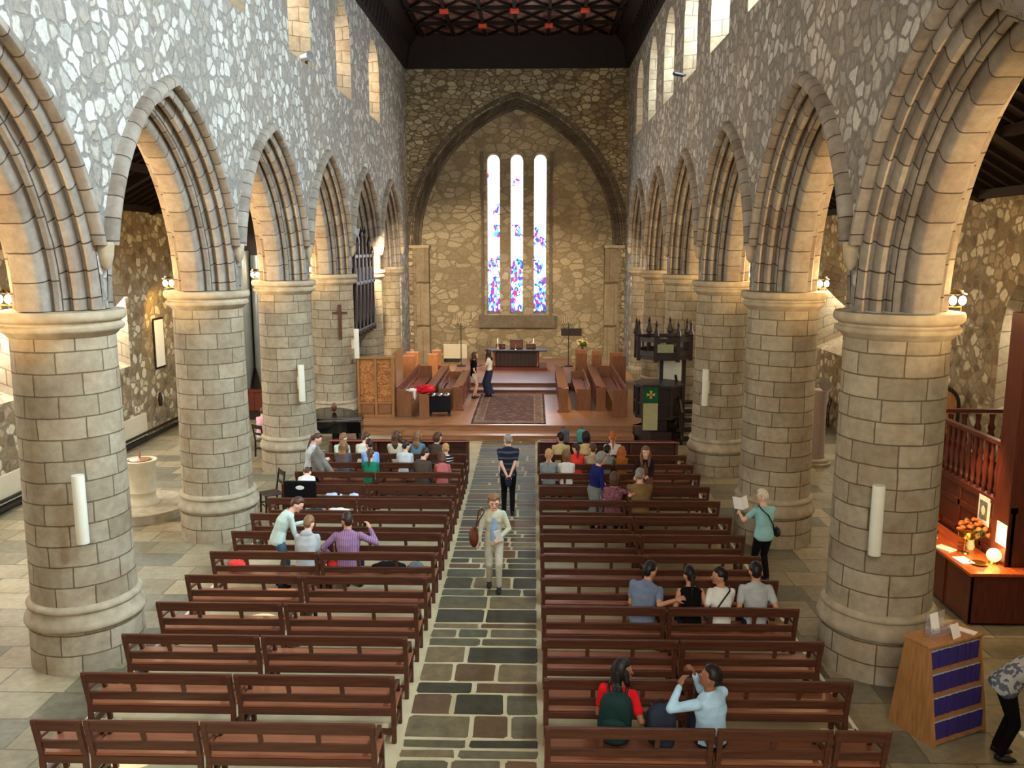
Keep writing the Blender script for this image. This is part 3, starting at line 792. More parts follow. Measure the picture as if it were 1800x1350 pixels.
for side in (-1, 1):
    for k in range(0, 6):
        spot((side * 8.7, COLY[k] + 1.5, 4.9), (side * 5.7, COLY[k] + 4.4, 6.2), 1000 if side < 0 else 720, WARM, 62, .7, .06)  # added spots out in the aisles, without fittings, warming the far arch soffits
# loudspeaker tubes on the columns
def column_speaker(loc, rz, label, tilt=0.0):
    r = empty('column_speaker', loc, rz, label, 'loudspeaker', 'tall white loudspeakers on the columns')
    MB().lathe([(.0, -.46), (.075, -.455), (.078, -.44), (.078, .44), (.075, .455), (0, .46)], n=20).build('cabinet', M['cream'], r, smooth=50)
    MB().box(.06, .15, -.02, .02, -.14, .12).box(.13, .16, -.05, .05, -.16, .14).build('wall_bracket', M['cream'], r)
    r.rotation_euler = (tilt, 0, rz)
column_speaker((-5.05, 10.30, 2.32), 2.1, 'tall white tube loudspeaker on the nearest left column')
column_speaker((5.10, 10.30, 2.26), 1.1, 'tall white tube loudspeaker on the nearest right column')
column_speaker((-4.97, 20.48, 2.33), 2.2, 'tall white tube loudspeaker on the third left column')
column_speaker((4.99, 20.48, 2.26), 1.0, 'tall white tube loudspeaker on the third right column')
column_speaker((-4.68, 25.72, 2.72), 2.6, 'tall white tube loudspeaker on the right edge of the fourth left column')

# cross on the fourth left column
r = empty('wooden_cross', (-5.14, 25.60, 3.4), 0.05, 'dark brown wooden cross hanging on the fourth column on the left', 'cross')
MB().box(-.05, .05, -.03, .03, -.53, .53).build('upright', M['pew'], r, bevel=.006)
MB().box(-.23, .23, -.035, .035, .24, .31).build('crossbar', M['pew'], r, bevel=.006)

# ---------------------------------------------------------------- choir
t = NT('rug_pattern', 0.95, 0.05)
tc = t.n('ShaderNodeTexCoord'); sx = t.n('ShaderNodeSeparateXYZ'); t.link(tc, 'Object', sx, 0)
def absv(o): a = t.n('ShaderNodeMath', {'operation': 'ABSOLUTE'}); t.link(sx, o, a, 0); return a
ax, ay = absv('X'), absv('Y')
mx = t.n('ShaderNodeMath', {'operation': 'SUBTRACT'}); mx.inputs[0].default_value = 1.15; t.link(ax, 0, mx, 1)
my = t.n('ShaderNodeMath', {'operation': 'SUBTRACT'}); my.inputs[0].default_value = 2.65; t.link(ay, 0, my, 1)
mn = t.n('ShaderNodeMath', {'operation': 'MINIMUM'}); t.link(mx, 0, mn, 0); t.link(my, 0, mn, 1)
bd = t.ramp(mn, 0, [(0, (34, 34, 46)), (.07, (140, 122, 100)), (.13, (118, 100, 88)), (.33, (150, 130, 104)), (.37, (92, 72, 68))], 'CONSTANT')
vo = t.n('ShaderNodeTexVoronoi', {'feature': 'F1'}, Vector=(tc, 'Object'), Scale=9.0, Randomness=.6); s2 = t.n('ShaderNodeSeparateColor'); t.link(vo, 'Color', s2, 0)
vr = t.ramp(s2, 0, [(0, (100, 70, 66)), (.3, (74, 70, 90)), (.5, (140, 118, 96)), (.7, (96, 66, 60)), (.9, (120, 104, 100))], 'CONSTANT')
t.col(t.mix((bd, 0), (vr, 0), .38)); M['rug'] = t.m
r = MB().box(-1.15, 1.15, -2.65, 2.65, 0, .012).build('rug', M['rug']); r.location = (.02, 27.75, .351)
tag(r, 'large patterned red and blue rug with dark border on the choir platform', 'rug')

# altar
r = empty('altar_table', (.06, 35.3, .705), 0, 'dark carved wooden altar table below the triple window', 'table')
spot((-7.6, 23.4, 6.4), (-8.3, 27.2, 3.4), 420, (1, .95, .85), 70)  # added spot to brighten the aisle organ pipes, no fitting there
MB().box(-1.3, 1.3, -.4, .4, .66, .71).build('top', M['dark'], r, bevel=.01)
m = MB().box(-.88, .88, -.26, .3, .03, .66)
m.build('carved_front', M['dark'], r)
m = MB()
for i in range(9): m.bar((-.7 + .175 * i, -.28, .08), (-.7 + .175 * i, -.28, .58), .03, .02, roll=(0, 1, 0))
m.box(-.75, .75, -.29, -.26, .56, .62); m.box(-.75, .75, -.29, -.26, .03, .09); m.build('tracery', M['dark'], r)
for x in (-.9, .9):
    for y in (-.28, .28): MB().lathe([(.07, 0), (.08, .06), (.05, .1), (.06, .3), (.045, .45), (.07, .6), (.07, .66)], (x, y, 0), 10).build('leg', M['pew'], r, smooth=40)
for x, lab in ((-.78, 'white candle in a pale conical stick on the left end of the altar'), (.72, 'white candle in a dark stick on the right end of the altar')):
    c = empty('altar_candle', (x + .06, 35.25, 1.42), 0, lab, 'candle', 'candles on the altar')
    MB().lathe([(.07 if x < 0 else .05, 0), (.05, .03), (.025, .12), (.02, .24), (.035, .25)], n=12).build('candlestick', M['capital'] if x < 0 else M['dark'], c, smooth=40)
    MB().lathe([(.027, .25), (.027, .45), (.004, .46)], n=10).build('candle', M['white'], c, smooth=40)
for x, w, h, nm, lb in ((.0, .27, .40, 'altar_icon', 'dark framed panel standing upright in the middle of the altar'), (-.68, .2, .2, 'book_stand', 'low dark book stand on the left of the altar'), (.62, .2, .2, 'book_stand', 'low dark book stand on the right of the altar')):
    b = empty(nm, (x + .06, 35.45, 1.415), 0, lb, 'panel' if w > .25 else 'book stand')
    MB().box(-w, w, -.02, .02, 0, h).build('board', M['dark'], b, bevel=.01)
    MB().box(-w + .03, w - .03, -.03, -.02, .03, h - .03).build('face', M['pew'], b)
c = empty('altar_cross', (.04, 35.2, 1.415), 0, 'small silver cross on a foot at the centre of the altar', 'cross')
m = MB().box(-.012, .012, -.01, .01, .0, .24).box(-.06, .06, -.01, .01, .15, .17); m.build('cross', M['chrome'], c)
MB().lathe([(.06, 0), (.05, .02), (.015, .03)], n=12).build('foot', M['chrome'], c)
def candelabra(x, lab):
    r = empty('candelabra', (x, 35.9, .605), 0, lab, 'candelabra', 'tall seven branch candelabras')
    MB().lathe([(.2, 0), (.2, .03), (.06, .05), (.022, .1), (.018, 1.3), (.018, 1.9)], n=12).build('pole', M['blackiron'], r, smooth=40)
    m = MB()
    for R in (.09, .18, .27):
        m.tube([(R * math.cos(a), 0, 1.84 + R * .9 * math.sin(a)) for a in [PI + PI * i / 10 for i in range(11)]], .013, 6)
    m.build('branches', M['blackiron'], r)
    for i in range(-3, 4): MB().lathe([(.02, 1.86), (.016, 1.9), (.014, 2.18), (.003, 2.2)], (i * .09, 0, 0), 8).build('candle', M['capital'], r)
candelabra(-2.33, 'tall black iron candelabra with seven candles, left of the altar')
candelabra(2.28, 'tall black iron candelabra with seven candles, right of the altar')
b = MB().box(-.47, .47, -.03, .0, 0, .34).build('wall_plaque', M['dark'], bevel=.01); b.location = (2.53, YE - .005, 1.62); b.location.y = YE + .42
tag(b, 'dark oblong plaque on the east wall right of the altar', 'plaque')
M['rad'] = plain('radiator_paint', (196, 186, 158), .5, .3, .04)
def radiator(loc, rz, w, h, lab):
    r = empty('radiator', loc, rz, lab, 'radiator')
    MB().box(-w / 2, w / 2, -.06, .0, .18, h).build('panel', M['rad'], r, bevel=.012)
    MB().box(-w / 2, w / 2, -.05, .0, .04, .14).build('pipework', M['blackiron'], r)
    m = MB()
    for x in (-w / 2 + .1, w / 2 - .1): m.box(x - .02, x + .02, -.05, -.01, 0, .2)
    m.build('feet', M['blackiron'], r)
radiator((-2.85, YE + .40, .36), 0, 1.1, .85, 'beige radiator panel low on the east wall left of the altar')
radiator((-10.68, 23.0, 0), PI / 2, 2.2, .85, 'pale radiator panel on the left aisle wall behind the font')
radiator((-10.68, 17.2, 0), PI / 2, 2.6, .8, 'white radiator panel low on the left aisle wall, nearest the camera')
# flower stand by the altar
M['leaf'] = plain('leaf_green', (78, 92, 48), .6, .3, .3); M['petal'] = plain('cream_petals', (214, 200, 120), .6, .3, .2); M['orange'] = plain('orange_petals', (222, 110, 52), .6, .3, .2)
def flowers(loc, R, nm, pet, lab, vase=None, n=26, stand=0):
    r = empty(nm, loc, 0, lab, 'flowers'); random.seed(n)
    if stand: MB().lathe([(.16, 0), (.16, .03), (.05, .06), (.05, stand - .05), (.12, stand)], n=12).build('pedestal', M['stall'], r, smooth=40)
    MB().lathe([(.05, stand), (.07, stand + .05), (.05, stand + .14), (.06, stand + .17)], n=12).build('vase', vase or M['brass'], r, smooth=40)
    s = MB(); p = MB()
    for i in range(n):
        a = random.uniform(0, 2 * PI); q = random.uniform(.1, 1); e = Vector((math.cos(a) * R * q, math.sin(a) * R * q, stand + .17 + R * random.uniform(.5, 1.25) * (1.15 - .5 * q)))
        s.tube([(0, 0, stand + .15), e], .006, 5)
        F = Matrix.Rotation(random.uniform(0, 3), 3, 'X')
        if i % 2: s.ell(e * .9 + Vector((0, 0, .02)), (.035, .012, .07), F, 6, 5)
        p.ell(e, (.045, .045, .028), F, 8, 5) if i % 3 else None
    s.build('stems', M['leaf'], r); p.build('blooms', pet, r, smooth=60)
flowers((2.85, 35.4, .352), .3, 'flower_arrangement', M['petal'], 'pale yellow flowers on a pedestal right of the altar', n=30, stand=1.0)

# choir stalls
def stall_desk(side, x, y0, y1, lab):
    r = empty('choir_desk', (x, y0, .35), 0, lab, 'choir stall', 'choir stall desks')
    L = y1 - y0; s = side
    MB().bar((0, .02, .78), (0, L - .02, .78), .36, .035, roll=(s * .3, 0, 1)).build('book_board', M['stall_top'], r, bevel=.006)
    m = MB().box(min(-s * .12, -s * .09), max(-s * .12, -s * .09), .04, L - .04, .08, .72)
    for i in range(int(L / .6) + 1): m.box(min(-s * .15, -s * .12), max(-s * .15, -s * .12), .05 + i * .6, .12 + i * .6, .08, .72)
    m.build('front_panel', M['stall_top'], r)
    for y in (0.0, L - .06):
        m = MB(); pts = [(-.2, 0), (.2, 0), (.2, .06), (.15, .1), (.15, .72), (.17, .76), (-.17, .82), (-.15, .72), (-.15, .1), (-.2, .06)]
        pts = [(p[0] * (-s), p[1]) for p in pts]
        Mt = Matrix(((1, 0, 0, 0), (0, 0, 1, y), (0, 1, 0, 0), (0, 0, 0, 1)))
        m.prism(pts, 0, .06, Mt).build('end_panel', M['stall'], r, bevel=.008)
def stall_bench(side, x, y0, y1, lab, hb=.95):
    r = empty('choir_bench', (x, y0, .35), 0, lab, 'choir stall', 'choir stall benches')
    L = y1 - y0; s = side
    MB().box(-.2, .2, .04, L - .04, .42, .46).build('seat', M['stall_top'], r, bevel=.006)
    m = MB(); xb = s * .22
    m.box(xb - .02, xb + .02, .04, L - .04, hb - .12, hb); m.box(xb - .02, xb + .02, .04, L - .04, .55, .62)
    m.build('back_rails', M['stall_top'], r)
    
    for i in range(int(L / .35)): MB().box(xb - .015, xb + .015, .2 + i * .35, .26 + i * .35, .6, hb - .1).build('back_slat', M['stall_top'], r)
    for y in (0.0, L - .05): MB().box(-.23, .25, y, y + .05, 0, hb - .08).build('end_panel', M['stall'], r, bevel=.01)
stall_desk(-1, -1.70, 27.1, 31.0, 'front choir desk with red sloping top, left side, nearest the rug')
stall_desk(-1, -2.62, 25.7, 32.2, 'back choir desk with red sloping top, left side, draped with red cloth')
stall_bench(-1, -2.12, 27.3, 31.2, 'choir bench between the two left choir desks', .8)
stall_bench(-1, -3.32, 26.1, 31.6, 'rear choir bench with slatted back, left side, beside the carved screen')
stall_desk(1, 1.76, 26.9, 32.1, 'front choir desk with red sloping top, right side, nearest the rug')
stall_desk(1, 3.0, 27.2, 32.6, 'back choir desk with red sloping top, right side')
stall_bench(1, 2.42, 27.3, 31.4, 'choir bench between the two right choir desks', .8)
stall_bench(1, 3.5, 26.2, 31.8, 'rear choir bench on the right side, close to the pulpit')
def tall_stall(x, y, w, h, lab):
    r = empty('clergy_seat', (x, y, .35), 0, lab, 'choir stall', 'tall ended seats beside the altar')
    MB().box(-w / 2, w / 2, 0, .06, 0, h).build('end_panel', M['stall'], r, bevel=.02)
    MB().box(-w / 2, w / 2, 1.2, 1.26, 0, h).build('end_panel', M['stall'], r, bevel=.02)
    MB().box(-w / 2 + .05, w / 2 - .03, .06, 1.2, .42, .46).build('seat', M['dark'], r)
    s = -1 if x < 0 else 1
    MB().box(min(s * w / 2, s * (w / 2 - .04)), max(s * w / 2, s * (w / 2 - .04)), .06, 1.2, .1, h - .25).build('backboard', M['stall'], r)
tall_stall(-4.1, 32.4, .52, 1.15, 'tall ended oak seat at the back left of the choir')
tall_stall(-3.25, 33.4, .4, 1.1, 'second tall ended oak seat, left, nearer the altar steps')
tall_stall(2.72, 33.4, .4, 1.15, 'tall ended oak seat, right, nearest the altar steps')
tall_stall(3.35, 33.4, .32, 1.1, 'middle tall ended oak seat right of the altar steps')
tall_stall(4.1, 32.4, .52, 1.15, 'tall ended oak seat at the back right of the choir')
# red cloth, pushchair
random.seed(3)
m = MB(); m.ell((0, 0, 0), (.27, .3, .13), None, 20, 12, lambda d: 1 + .25 * math.sin(9 * d.x + 3) * math.cos(8 * d.y) + .15 * math.sin(17 * d.y + 5 * d.z))
o = m.build('red_cloth', plain('crimson_cloth', (196, 18, 34), .7, .2, .25), smooth=60); o.location = (-2.62, 26.05, 1.25)
tag(o, 'crumpled bright red cloth on the near end of the left choir desk', 'cloth')
m = MB(); m.ell((0, 0, 0), (.16, .08, .06), None, 16, 8, lambda d: 1 + .3 * math.sin(11 * d.x)); m.ell((.08, -.03, -.14), (.05, .05, .16), None, 10, 8)
o = m.build('white_scarf', M['white'], smooth=60); o.location = (-3.02, 26.02, 1.22)
tag(o, 'small crumpled white scarf hanging from the choir bench end', 'cloth')
r = empty('equipment_trolley', (-2.2, 26.3, .35), 0.1, 'black covered trolley with shiny tops beside the left choir desks', 'trolley')
MB().box(-.36, .36, -.2, .25, .14, .72).build('body', plain('black_fabric', (24, 24, 30), .75, .2), r, bevel=.06)
for x in (-.22, 0, .22): MB().ell((x, -.16, .7), (.12, .1, .06), nu=12, nv=8).build('shiny_lid', M['chrome'], r, smooth=60)
for x in (-.3, .3): MB().tube([(x, -.15, .05), (x, -.1, .05)], .05, 12).build('wheel', M['blackiron'], r); MB().tube([(x, .2, .05), (x, .25, .05)], .05, 12).build('wheel', M['blackiron'], r); MB().bar((x, -.12, .04), (x, -.12, .2), .03, .03).bar((x, .2, .04), (x, .2, .2), .03, .03).build('strut', M['blackiron'], r)

# carved oak screen
t = NT('carved_oak', .45, .4); tc = t.n('ShaderNodeTexCoord')
nz = t.n('ShaderNodeTexNoise', Vector=(tc, 'Object'), Scale=7.0, Detail=3.0, Distortion=1.6)
rr = t.ramp(nz, 0, [(.3, (112, 62, 26)), (.5, (168, 104, 48)), (.7, (196, 134, 70))]); t.col((rr, 0)); t.bump((nz, 0), 1.0, .06); M['carved'] = t.m
r = empty('oak_screen', (-4.17, 26.0, .35), .05, 'tall light oak screen with two carved panels behind the piano', 'screen')
MB().box(-.56, .56, .0, .06, .02, 1.9).build('backboard', M['oak'], r)
for x in (-.26, .27): MB().box(x - .22, x + .22, -.035, .0, .5, 1.8).build('carved_panel', M['carved'], r); MB().box(x - .2, x + .2, -.03, .0, .12, .42).build('lower_panel', M['stall'], r, bevel=.015)
for x in (-.53, 0, .53): MB().box(x - .04, x + .04, -.06, .02, 0, 1.88).build('stile', M['oak'], r, bevel=.008)
m = MB().box(-.6, .6, -.07, .08, 1.86, 1.93).box(-.57, .57, -.05, .0, .43, .49).box(-.57, .57, -.05, .0, .0, .09); m.build('rails', M['oak'], r, bevel=.008)
r = empty('oak_screen', (-3.62, 27.3, .35), PI / 2, 'plain oak return screen standing edge on behind the carved screen', 'screen')
MB().box(-.9, .5, -.03, .03, .0, 1.95).build('board', M['oak'], r); MB().box(-.92, .52, -.06, .06, 1.92, 2.0).build('top_rail', M['oak'], r)

# ---------------------------------------------------------------- pulpit
r = empty('pulpit', (4.5, 24.75, 0), 0, 'dark oak canopied pulpit with pinnacles beside the right choir stalls', 'pulpit')
def ngon(n, R, a0=PI / 8): return [(R * math.cos(a0 + 2 * PI * i / n), R * math.sin(a0 + 2 * PI * i / n)) for i in range(n)]
MB().prism(ngon(8, .78), 0, .35).prism(ngon(8, .5), .3, .75).build('base', M['dark'], r)
body = MB().prism(ngon(8, .7), .75, 1.62).build('body', M['dark'], r)
m = MB()
for i in range(8):
    a = PI / 8 + 2 * PI * i / 8; p = Vector((math.cos(a), math.sin(a), 0))
    m.bar(p * .72 + Vector((0, 0, .7)), p * .72 + Vector((0, 0, 1.68)), .09, .09)
m.prism(ngon(8, .78), 1.62, 1.70); m.prism(ngon(8, .76), .7, .78); m.prism(ngon(8, .75), 1.12, 1.17)
m.build('mouldings', M['dark'], body, bevel=.01)
for x, y in ((.15, .62), (.78, .35), (.15, .86)): MB().bar((x, y, .3), (x, y, 2.7), .11, .11).build('canopy_post', M['dark'], r)
MB().box(.1, .8, .80, .84, 1.6, 2.6).build('back_board', M['cream'], r)
m = MB(); m.prism(ngon(8, .82), 2.42, 2.50, Matrix.Translation((.12, .2, 0)))
for i in range(8):
    a, b = ngon(8, .80)[i], ngon(8, .80)[(i + 1) % 8]
    A = Vector((a[0] + .12, a[1] + .2, 0)); B = Vector((b[0] + .12, b[1] + .2, 0))
    m.bar(A + Vector((0, 0, 2.60)), B + Vector((0, 0, 2.60)), .06, .16); m.bar(A + Vector((0, 0, 3.0)), B + Vector((0, 0, 3.0)), .07, .12)
    mid = (A + B) / 2; m.bar(mid + Vector((0, 0, 2.6)), mid + Vector((0, 0, 3.0)), .05, .05)
m.build('canopy', M['dark'], r)
for i in range(8):
    a = ngon(8, .82)[i]; m = MB(); P = (a[0] + .12, a[1] + .2, 0)
    m.bar((P[0], P[1], 2.38), (P[0], P[1], 3.1), .11, .11); m.lathe([(.08, 3.1), (.09, 3.14), (.05, 3.3), (.03, 3.42), (.045, 3.46), (.0, 3.6)], P, 6)
    m.build('pinnacle', M['dark'], r)
m = MB(); m.box(-.12, .12, -.94 + .2, -.93 + .2, 0, 0)
f = MB().box(-.16, .30, -.62, -.605, 2.66, 2.9).build('front_light_panel', plain('pale_olive_panel', (148, 150, 112), .6, .3), r)
# fall hung over the front
gx = -.34
fr = MB().box(gx - .21, gx + .21, -.79, -.775, .42, 1.22).build('fall', plain('cream_green_cloth', (170, 166, 118), .9, .1, .08), r)
MB().box(gx - .21, gx + .21, -.80, -.775, 1.22, 1.72).build('fall_panel', plain('green_brocade', (30, 84, 46), .8, .2, .15), fr)
m = MB()
for a in range(4):
    an = PI / 2 * a; d = Vector((math.sin(an), 0, math.cos(an))); q = Vector((d.z, 0, -d.x))
    m.add([Vector((gx, -.805, 1.47)) + d * .02 - q * .015, Vector((gx, -.805, 1.47)) + d * .13 - q * .045, Vector((gx, -.805, 1.47)) + d * .10, Vector((gx, -.805, 1.47)) + d * .13 + q * .045, Vector((gx, -.805, 1.47)) + d * .02 + q * .015], [(0, 1, 2, 3, 4)])
m.build('gold_cross', plain('gold_thread', (206, 176, 84), .5, .5), fr)
MB().box(-.58, -.1, -.84, -.5, 1.7, 1.75).build('book_board', M['dark'], r)
# pulpit stair
r = empty('pulpit_stair', (5.05, 24.4, 0), 0, 'dark oak stair with rails curling up the right side of the pulpit', 'stair')
for i in range(5): MB().box(-.1, .62, -.55 + .28 * i, -.25 + .28 * i, .22 * i + .12, .22 * i + .2).build('tread', M['dark'], r)

for x in (.0, .6):
    for i in range(5): MB().bar((x, -.5 + .28 * i, .12 + .22 * i), (x, -.5 + .28 * i, .95 + .2 * i), .05, .05).build('baluster', M['dark'], r)
for x in (.0, .6): MB().bar((x, -.6, .95), (x, .75, 1.85), .06, .07).build('handrail', M['dark'], r); MB().bar((x, -.6, .1), (x, .75, 1.1), .05, .24).build('string', M['dark'], r)

# ---------------------------------------------------------------- piano, organs
r = empty('grand_piano', (-4.75, 23.1, 0), 0.1, 'glossy black grand piano in front of the fourth left column', 'piano')
pts = [(-.75, -.72), (.74, -.72), (.76, -.2), (.72, .2), (.5, .55), (.3, .95), (.0, 1.25), (-.4, 1.35), (-.7, 1.2), (-.76, .8)]
MB().prism(pts, .62, .93).build('case', M['blackgloss'], r, bevel=.01)
MB().prism([(p[0] * 1.02, p[1] * 1.02) for p in pts if p[1] > -.5] + [(-.77, -.35), (.77, -.35)][:0] + [(-.76, -.4)], .935, .965).build('lid', M['blackgloss'], r, bevel=.006)
MB().box(-.66, .66, -.7, -.5, .90, .945).build('keyboard_cover', M['blackgloss'], r)
for x, y in ((-.66, -.55), (.66, -.55), (-.2, 1.0)): MB().lathe([(.05, 0), (.055, .05), (.06, .3), (.085, .62)], (x, y, 0), 8).build('leg', M['blackgloss'], r)
MB().box(-.1, .1, -.3, -.26, .06, .62).build('pedal_lyre', M['blackgloss'], r)
r = empty('piano_stool', (-4.4, 21.95, 0), 0, 'low grey drum shaped stool under the piano keyboard', 'stool')
MB().lathe([(.3, 0), (.32, .05), (.32, .4), (.28, .45), (0, .46)], n=24).build('seat', plain('grey_felt', (128, 120, 104), .9, .1), r, smooth=40)
o = MB().lathe([(0, -.14), (.06, -.1), (.085, 0), (.06, .1), (0, .14)], n=16).build('bronze_urn', plain('bronze', (92, 50, 28), .4, .5), smooth=60); o.location = (-4.96, 23.7, 1.11)
tag(o, 'small dark bronze oval ornament on top of the piano', 'ornament')

r = empty('pipe_organ', (-8.0, 27.2, 0), 0, 'large grey organ pipes above a red wooden case in the left aisle', 'organ')
MB().box(-1.9, 1.75, .0, 1.4, .0, .35).box(-1.9, 1.75, .3, 1.4, .35, 6.6).build('dark_case', M['dark'], r)
m = MB().box(-1.9, 1.75, -.06, .0, .32, 1.0)
for i in range(6): m.box(-1.9 + i * .7, -1.84 + i * .7, -.09, -.05, .32, 1.0)
m.box(-1.9, 1.78, -.1, .02, .95, 1.03); m.build('wooden_front', M['redwood'], r)
for i in range(7):
    x = -1.55 + i * .46
    MB().lathe([(.03, 1.02), (.19, 1.72), (.2, 1.74), (.2, 5.6 + .25 * math.cos(i)), (.19, 5.65 + .25 * math.cos(i))], (x, .08, 0), 20).build('organ_pipe', M['pipe'], r, smooth=40)
MB().box(1.6, 1.8, -.1, 1.4, 0, 5.6).build('side_post', M['dark'], r)

r = empty('choir_organ', (-5.6, 28.75, 0), 0, 'dark carved choir organ with tall pipes projecting through the fifth left arch', 'organ'); r.scale = (1, .92, 1)
m = MB(); m.add([(-.6, -1.75, 2.9), (.62, -1.75, 2.9), (.62, 1.75, 2.9), (-.6, 1.75, 2.9), (-.6, -1.5, 2.2), (.1, -1.5, 2.2), (.1, 1.5, 2.2), (-.6, 1.5, 2.2)], [(0, 1, 2, 3), (4, 5, 6, 7), (0, 1, 5, 4), (1, 2, 6, 5), (2, 3, 7, 6), (3, 0, 4, 7)])
m.build('corbel', M['dark'], r)
MB().box(-.6, .42, -1.7, 1.7, 2.9, 5.4).box(-.6, .3, -1.3, 1.3, 5.4, 6.3).build('case', M['dark'], r)
for i in range(6):
    y = -1.7 + i * .68; m = MB().lathe([(.09, 2.75), (.10, 2.9), (.055, 3.0), (.05, 4.4), (.09, 4.5), (.05, 4.6), (.05, 5.5 + .3 * (2 - abs(i - 2.5))), (.08, 5.6 + .3 * (2 - abs(i - 2.5))), (.0, 5.9 + .3 * (2 - abs(i - 2.5)))], (.6, y, 0), 10); m.build('post', M['dark'], r, smooth=40)
    if i < 5:
        for q in range(3): MB().lathe([(.02, 2.98), (.075, 3.3), (.078, 4.95), (.07, 5.0)], (.53, y + .17 + .17 * q, 0), 12).build('organ_pipe', plain('dull_pipe', (74, 66, 66), .4, .5, .1, 2, .4) if (i == 0 and q == 0) else bpy.data.materials['dull_pipe'], r, smooth=40)
m = MB(); m.box(.42, .66, -1.75, 1.75, 4.42, 4.54); m.box(.42, .66, -1.75, 1.75, 2.86, 2.98); m.box(.42, .62, -1.6, 1.6, 5.3, 5.42); m.build('cornice', M['dark'], r, bevel=.02)
MB().box(-.5, .05, -1.4, 1.4, .35, 2.25).build('red_base', M['redwood'], r)

# ---------------------------------------------------------------- left aisle: font, notice, pipe
r = empty('stone_font', (-7.65, 17.35, 0), 0, 'pale stone font on a round step in the left aisle', 'font')
MB().lathe([(.98, 0), (.98, .19), (.95, .2), (0, .2)], n=48).build('round_step', M['capital'], r, smooth=40)
MB().lathe([(.34, .2), (.34, .24), (.29, .3), (.27, .42), (.30, .48), (.29, .5), (.31, 1.02), (.34, 1.1), (.34, 1.16), (.26, 1.16), (.24, 1.1), (0, 1.08)], n=32).build('bowl', plain('pale_stone', (200, 188, 158), .85, .2, .08), r, smooth=40)
MB().lathe([(.2, 1.12), (.22, 1.17), (.02, 1.21), (.015, 1.34), (0, 1.35)], n=20).build('lid', M['oak'], r, smooth=40)
r = empty('notice_board', (-10.72, 25.45, 1.98), PI / 2, 'tall narrow white notice in a dark frame on the left aisle wall', 'notice')
MB().box(-.36, .36, -.02, .0, 0, 1.55).build('frame', M['dark'], r, bevel=.006); MB().box(-.3, .3, -.03, -.02, .06, 1.49).build('sheet', M['white'], r)
m = MB(); m.tube([(-10.55, 8, .12), (-10.55, 27, .12)], .06, 10); m.tube([(-10.55, 8, .30), (-10.55, 27, .30)], .035, 10)
tag(m.build('heating_pipe', M['blackiron'], smooth=50), 'pair of dark heating pipes along the foot of the left aisle wall', 'pipe')
o = MB().lathe([(.0, -.22), (.05, -.2), (.07, 0), (.04, .2), (0, .22)], n=10).build('wall_bell', M['dark'], smooth=50); o.location = (-10.55, 24.9, 1.1)
tag(o, 'small dark brown object hanging on the left aisle wall below the notice', 'wall ornament')
# end wall of the left aisle behind the organ
m = MB().box(-11.1, -6.35, 29.6, 29.9, 0, 9.2); tag(m.build('wall_organ_bay', M['rub_warm']), kind='structure')

# ---------------------------------------------------------------- chairs
def chair(loc, rz, lab, mat, grp='dark wooden chairs in the aisles'):
    r = empty('wooden_chair', loc, rz, lab, 'chair', grp)
    MB().box(-.21, .21, -.2, .2, .43, .46).build('seat', mat, r, bevel=.01)
    for x in (-.18, .18):
        MB().bar((x, .17, .44), (x, .18, 0), .035, .035).build('leg', mat, r)
        MB().bar((x, -.18, .46), (x, -.2, 0), .035, .035).build('leg', mat, r)
    m = MB()
    for x in (-.18, .18): m.bar((x, -.18, .44), (x, -.26, .92), .035, .03)
    m.bar((-.19, -.25, .86), (.19, -.25, .86), .025, .10); m.bar((-.19, -.22, .66), (.19, -.22, .66), .02, .06); m.build('backrest', mat, r)
    MB().bar((-.18, .17, .2), (.18, .17, .2), .02, .03).bar((-.18, -.19, .25), (.18, -.19, .25), .02, .03).bar((-.18, -.19, .22), (-.18, .18, .22), .02, .03).bar((.18, -.19, .22), (.18, .18, .22), .02, .03).build('stretchers', mat, r)
chair((9.55, 25.7, 0), 1.4, 'dark chair beside the right aisle wall, nearest the nearest column edge', M['dark'])
chair((10.0, 26.7, 0), 1.4, 'second dark chair against the right aisle wall', M['dark'])
chair((9.6, 27.4, 0), 1.5, 'third dark chair farther along the right aisle wall', M['dark'])
chair((6.9, 23.4, 0), .3, 'dark chair glimpsed between the second and third right columns', M['dark'])
chair((6.9, 24.6, 0), .2, 'farther dark chair glimpsed between the second and third right columns', M['dark'])
chair((-6.55, 22.3, 0), -.6, 'black chair behind the second left column', M['blackiron'])
chair((-4.85, 17.35, 0), 2.2, 'dark carved chair beside the second left column, next to the pews', M['dark'])
# pedestal with disc
r = empty('stone_pedestal', (8.2, 21.8, 0), 0, 'grey stone pedestal with a brass sundial in the right aisle', 'pedestal')
MB().lathe([(.4, 0), (.4, .08), (.36, .1), (.36, .16), (.33, .19), (0, .19)], n=32).build('base', M['capital'], r, smooth=40)
MB().lathe([(.25, .18), (.23, .25), (.22, 1.6), (.25, 1.9), (.25, 2.0)], n=24).build('shaft', plain('pink_granite', (150, 130, 120), .7, .3, .1, 20), r, smooth=40)
d_ = MB().lathe([(.0, 0), (.17, .0), (.17, .03), (0, .03)], n=24).build('disc', plain('weathered_bronze', (98, 84, 66), .5, .4), r, smooth=40); d_.location = (.12, -.1, 2.15); d_.rotation_euler = (1.1, .5, 0)

